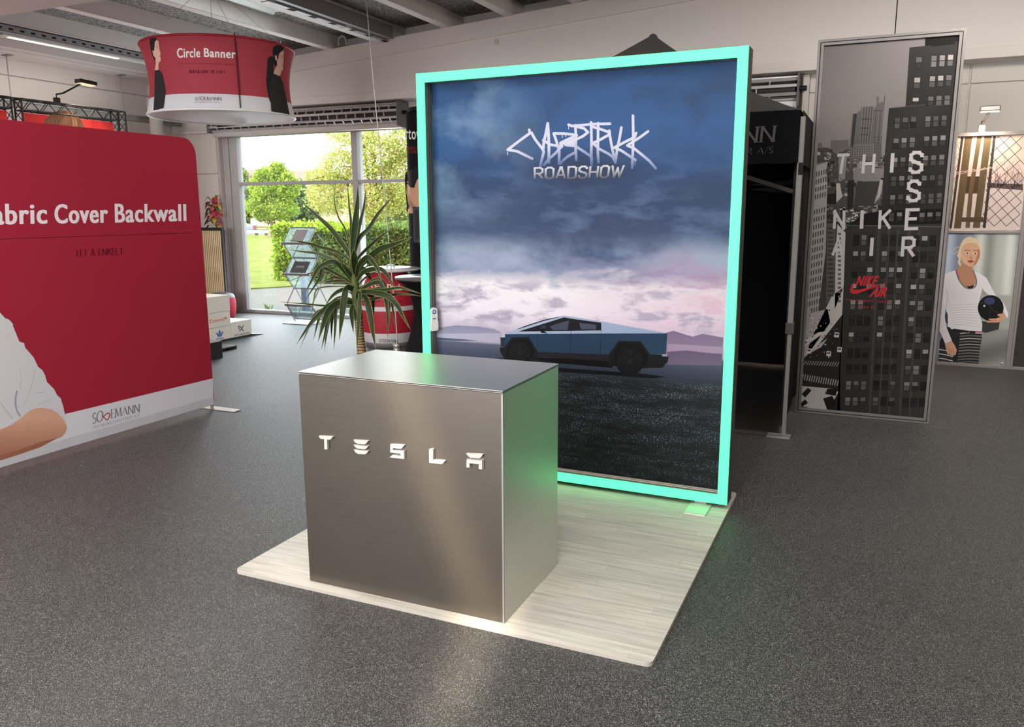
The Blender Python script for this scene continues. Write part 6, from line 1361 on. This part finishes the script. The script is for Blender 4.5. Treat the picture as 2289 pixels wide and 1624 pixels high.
for k in range(11):
    y = 1195+k*32; q.stroke(Fc((330-k*3, y+10), (420, y), (560-k*3, y+8)), 2.4, (188-k*9, 190-k*9, 186-k*9) if k % 2 == 0 else (112, 112, 112), 3)
for k in range(6):
    y = 1380+k*24; q.stroke(Fc((98, y), (160, y+10), (240, y+30)), 2.0, (206, 202, 206) if k % 2 == 0 else (70, 60, 58), 3)
q.poly(Fc((490, 1182), (566, 1178), (564, 1200), (500, 1200)), (206, 70, 140), 3); q.stroke(Fc((250, 1165), (360, 1190), (490, 1198)), 2.0, (30, 30, 32), 3)
SK = (206, 160, 132)
q.poly(Fc((310, 480), (320, 440), (300, 360), (330, 420), (400, 460), (460, 465), (462, 500), (500, 560), (500, 660), (440, 700), (380, 690), (300, 600), (280, 510)), (184, 136, 108), 4)
shirt = Fc((160, 548), (280, 505), (300, 600), (360, 680), (430, 710), (490, 690), (505, 620), (470, 515), (560, 555), (620, 600), (680, 720), (720, 790), (790, 850), (830, 920), (858, 1000), (840, 1040), (800, 960), (770, 880), (620, 790), (570, 720), (540, 820), (525, 900), (545, 1020), (570, 1100), (565, 1180), (420, 1175), (250, 1150), (190, 1130), (190, 1000), (165, 920), (155, 1000), (170, 1120), (235, 1285), (160, 1315), (120, 1220), (92, 1160), (100, 1020), (130, 760), (150, 600))
q.poly(shirt, lambda x, y: (224-max(0, (2118-x))*1.2, 221-max(0, (2118-x))*1.2, 226-max(0, 2118-x)*1.2), 5)
for k in range(9): q.stroke(Fc((200+k*4, 900+k*28), (330, 890+k*27), (520+k*4, 880+k*32)), 1.1, (196, 193, 200), 6, smooth=3)
q.stroke(Fc((180, 720), (190, 820), (170, 930)), 1.8, (186, 182, 188), 6); q.stroke(Fc((570, 720), (580, 740), (640, 790)), 3.0, (168, 152, 142), 6)
q.stroke(Fc((278, 508), (310, 610), (370, 690), (430, 712), (490, 690), (505, 620), (470, 515)), 2.6, (112, 110, 112), 7, smooth=4); q.stroke(Fc((286, 510), (318, 600)), 1.6, (206, 60, 150), 8); q.poly(Fc((385, 688), (430, 686), (480, 670), (470, 700), (430, 712)), (34, 34, 36), 8)
q.poly(Fc((330, 250), (360, 215), (430, 195), (500, 205), (540, 260), (548, 330), (530, 390), (500, 440), (460, 470), (410, 462), (350, 420), (325, 350)), (214, 168, 138), 9, smooth=3)
q.poly(Fc((525, 270), (548, 300), (540, 370), (500, 445), (470, 462), (500, 380), (515, 330)), (184, 130, 98), 10)
q.poly(Fc((300, 330), (320, 260), (350, 190), (400, 150), (470, 150), (535, 200), (556, 280), (548, 300), (520, 230), (450, 208), (390, 218), (345, 260), (335, 340), (330, 420), (340, 460), (318, 460), (300, 420), (310, 380), (290, 350)), (222, 200, 170), 10, smooth=2)
for s_ in (((300, 300), (260, 330), (240, 332)), ((345, 340), (380, 400), (425, 460)), ((540, 300), (560, 350), (576, 390)), ((320, 250), (280, 260), (250, 300)), ((400, 150), (440, 135), (470, 160)), ((360, 180), (420, 165), (500, 185))): q.stroke(Fc(*s_), 1.0, (226, 206, 178), 11)
for x, y in ((402, 322), (490, 326)): q.ell(*Fc((x, y))[0], 4.2, 2.0, (232, 222, 214), 11); q.ell(*Fc((x+2, y))[0], 2.0, 1.9, (64, 66, 66), 12)
for s_ in (((375, 298), (405, 286), (440, 296)), ((470, 298), (500, 290), (530, 304))): q.stroke(Fc(*s_), 1.2, (112, 78, 56), 12)
q.poly(Fc((440, 330), (452, 366), (466, 380), (434, 378), (428, 366)), (196, 146, 116), 11); q.stroke(Fc((428, 376), (448, 382), (466, 376)), .8, (150, 98, 76), 12)
q.poly(Fc((405, 408), (440, 396), (478, 406), (466, 424), (436, 430), (412, 420)), (172, 92, 84), 12); q.stroke(Fc((412, 412), (440, 412), (472, 410)), .9, (92, 44, 42), 13)
q.ell(*Fc((662, 925))[0], 142/4.92, 142/4.92, lambda x, y: (lambda s: (s*.95, s, s*1.0))(30+20*max(0, 1-math.hypot(x-2204, y-672)/16)), 12, n=36)
q.ell(*Fc((650, 850))[0], 60/4.92, 40/4.92, (62, 66, 108), 13); q.ell(*Fc((592, 902))[0], 2.6, 2.4, (190, 190, 196), 14); q.stroke(Fc((545, 870), (620, 880), (720, 970), (790, 965)), .8, (66, 68, 70), 14, smooth=4); q.stroke(Fc((620, 880), (660, 930), (640, 1060)), .7, (58, 60, 62), 14, smooth=3)
q.poly(Fc((740, 990), (790, 985), (825, 1000), (830, 1030), (800, 1060), (740, 1085), (620, 1085), (612, 1070), (680, 1064), (640, 1055), (645, 1042), (730, 1040), (765, 1020), (735, 1008)), (206, 156, 124), 15)
q.stroke(Fc((645, 1062), (735, 1058)), .8, (150, 104, 80), 16); q.stroke(Fc((735, 1034), (738, 1056)), 1.0, (220, 206, 150), 16)
q.poly(Fc((158, 1315), (235, 1287), (270, 1340), (290, 1390), (275, 1440), (255, 1445), (245, 1460), (232, 1440), (222, 1450), (205, 1428), (192, 1440), (175, 1400)), SK, 9)
for s_ in (((200, 1370), (205, 1425)), ((222, 1370), (230, 1440)), ((246, 1370), (256, 1440))): q.stroke(Fc(*s_), .8, (150, 104, 82), 10)
q.ell(*Fc((240, 1136))[0], 5, 4.4, (222, 220, 222), 8)
q.build('lower_picture', MP_, pw)
q = Print(plane_y(BY, -1), 1.1); Gc = crop(2080, 200, 5.077)
q.grid((Gc((300, 505))[0], (2297, 296), (2284, 514), Gc((190, 1604))[0]), 10, 30, lambda u, v: (226-18*v, 196-2*v*8, 176+14*v) if v < .5 else (206, 190, 184), 0)
for _ in range(150):
    x, y = Gc((rnd.uniform(650, 1035), 1140-abs(rnd.gauss(0, 110))))[0]; q.stroke([(x, y), (x+rnd.uniform(-5, 5), y-rnd.uniform(5, 20))], rnd.uniform(.5, 1.2), rnd.choice([(112, 96, 92), (138, 120, 114), (160, 142, 134)]), 1)
q.poly(Gc((640, 1060), (1050, 1073), (1048, 1142), (640, 1110)), (92, 80, 76), 1)
WD = lambda x, y: (104+10*math.sin(x*2.1)+6*math.sin(y*.7), 86+10*math.sin(x*2.1), 62+8*math.sin(x*2.1))
q.poly(Gc((390, 535), (475, 535), (345, 1575), (265, 1575)), WD, 3); q.poly(Gc((530, 530), (582, 530), (480, 1180), (445, 1570), (395, 1570), (430, 1180)), WD, 3); q.poly(Gc((612, 530), (695, 528), (560, 1570), (480, 1570)), WD, 3)
q.poly(Gc((405, 985), (560, 985), (530, 1180), (380, 1180)), (76, 60, 44), 2); q.poly(Gc((350, 1450), (600, 1446), (608, 1505), (350, 1500)), (86, 70, 54), 4)
q.poly(Gc((348, 535), (376, 535), (240, 1575), (214, 1575)), (62, 56, 50), 4); q.poly(Gc((712, 528), (742, 526), (625, 1570), (592, 1570)), (60, 54, 50), 4)
ws = (66, 54, 58)
def node(a, b): return Gc((770+a*70-b*8, 530+b*68))[0]
for b in range(16):
    for a in range(-2, 12):
        if (a+b) % 2 == 0:
            for da in (-1, 1):
                p0, p1 = node(a, b), node(a+da, b+1)
                lim = 2080+(735-(((p0[1]+p1[1])/2-200)*5.077-530)*.115)/5.077
                if min(p0[0], p1[0]) > lim-14 and max(p0[1], p1[1]) < 517 and max(p0[0], p1[0]) < 2296-(p0[1]-300)*.055 and min(p0[1], p1[1]) > 297: q.stroke([p0, p1], 1.3, ws, 2)
for b in range(8): q.stroke([Gc((300-b*12, 630+b*130))[0], Gc((345-b*15, 590+b*130))[0]], .9, ws, 5); q.stroke([Gc((300-b*12, 630+b*130))[0], Gc((335-b*15, 690+b*130))[0]], .9, ws, 5)
for i in range(14): x = 285+i*31; q.stroke(Gc((x, 945-i*4.6+(6 if i % 2 else 0)), (x+26, 940-i*4.6-(0 if i % 2 else 8))), 1.6, (206, 186, 172), 6)
q.stroke(Gc((275, 965), (480, 932), (710, 885)), 1.2, (196, 174, 160), 6)
q.build('upper_picture', MP_, pw)
boxobj('backing', .712, 1.372, BY+.001, BY+.04, .036, 2.452, BLKF, pw)
for px, py in ((2274, 513), (2240, 811)): P = ony(px, py, BY-.02); MB().lathe([(0, .012), (.009, .01), (.009, 0)], (P.x, BY-.02, P.z), 10, ax=(0, -1, 0)).build('clip', WHITE, pw)
r, m = arm_lamp('small chrome arm spotlight on top of the picture wall', (.925, BY+.01, 2.49), (.935, BY-.05, 2.60), (.965, BY-.14, 2.70), .2, 'chrome', 0, None)
MB().bar((.875, BY-.15, 2.71), (1.06, BY-.15, 2.712), .07, .055, up=(0, 0, 1)).build('head', M('lamp_head_chrome', (190, 186, 182), .2, .8), r, .01)
MB().bar((.885, BY-.15, 2.678), (1.05, BY-.15, 2.679), .05, .008).build('lens', M('lens_bright', (255, 236, 210), .3, emit=((255, 236, 206), 1.5)), r)
light('picture_spot', 'SPOT', (.967, BY-.16, 2.665), 34, (1, .82, .64), look=(.98, BY+.10, 1.6), spot_size=2.2, spot_blend=.9, shadow_soft_size=.05)
light('picture_wall_fill', 'AREA', (1.0, 6.4, 3.8), 62, (1, .93, .85), look=(1.1, 10.0, 1.2), size=.5)  # unseen fill lamp, added to brighten the pictures and the wall
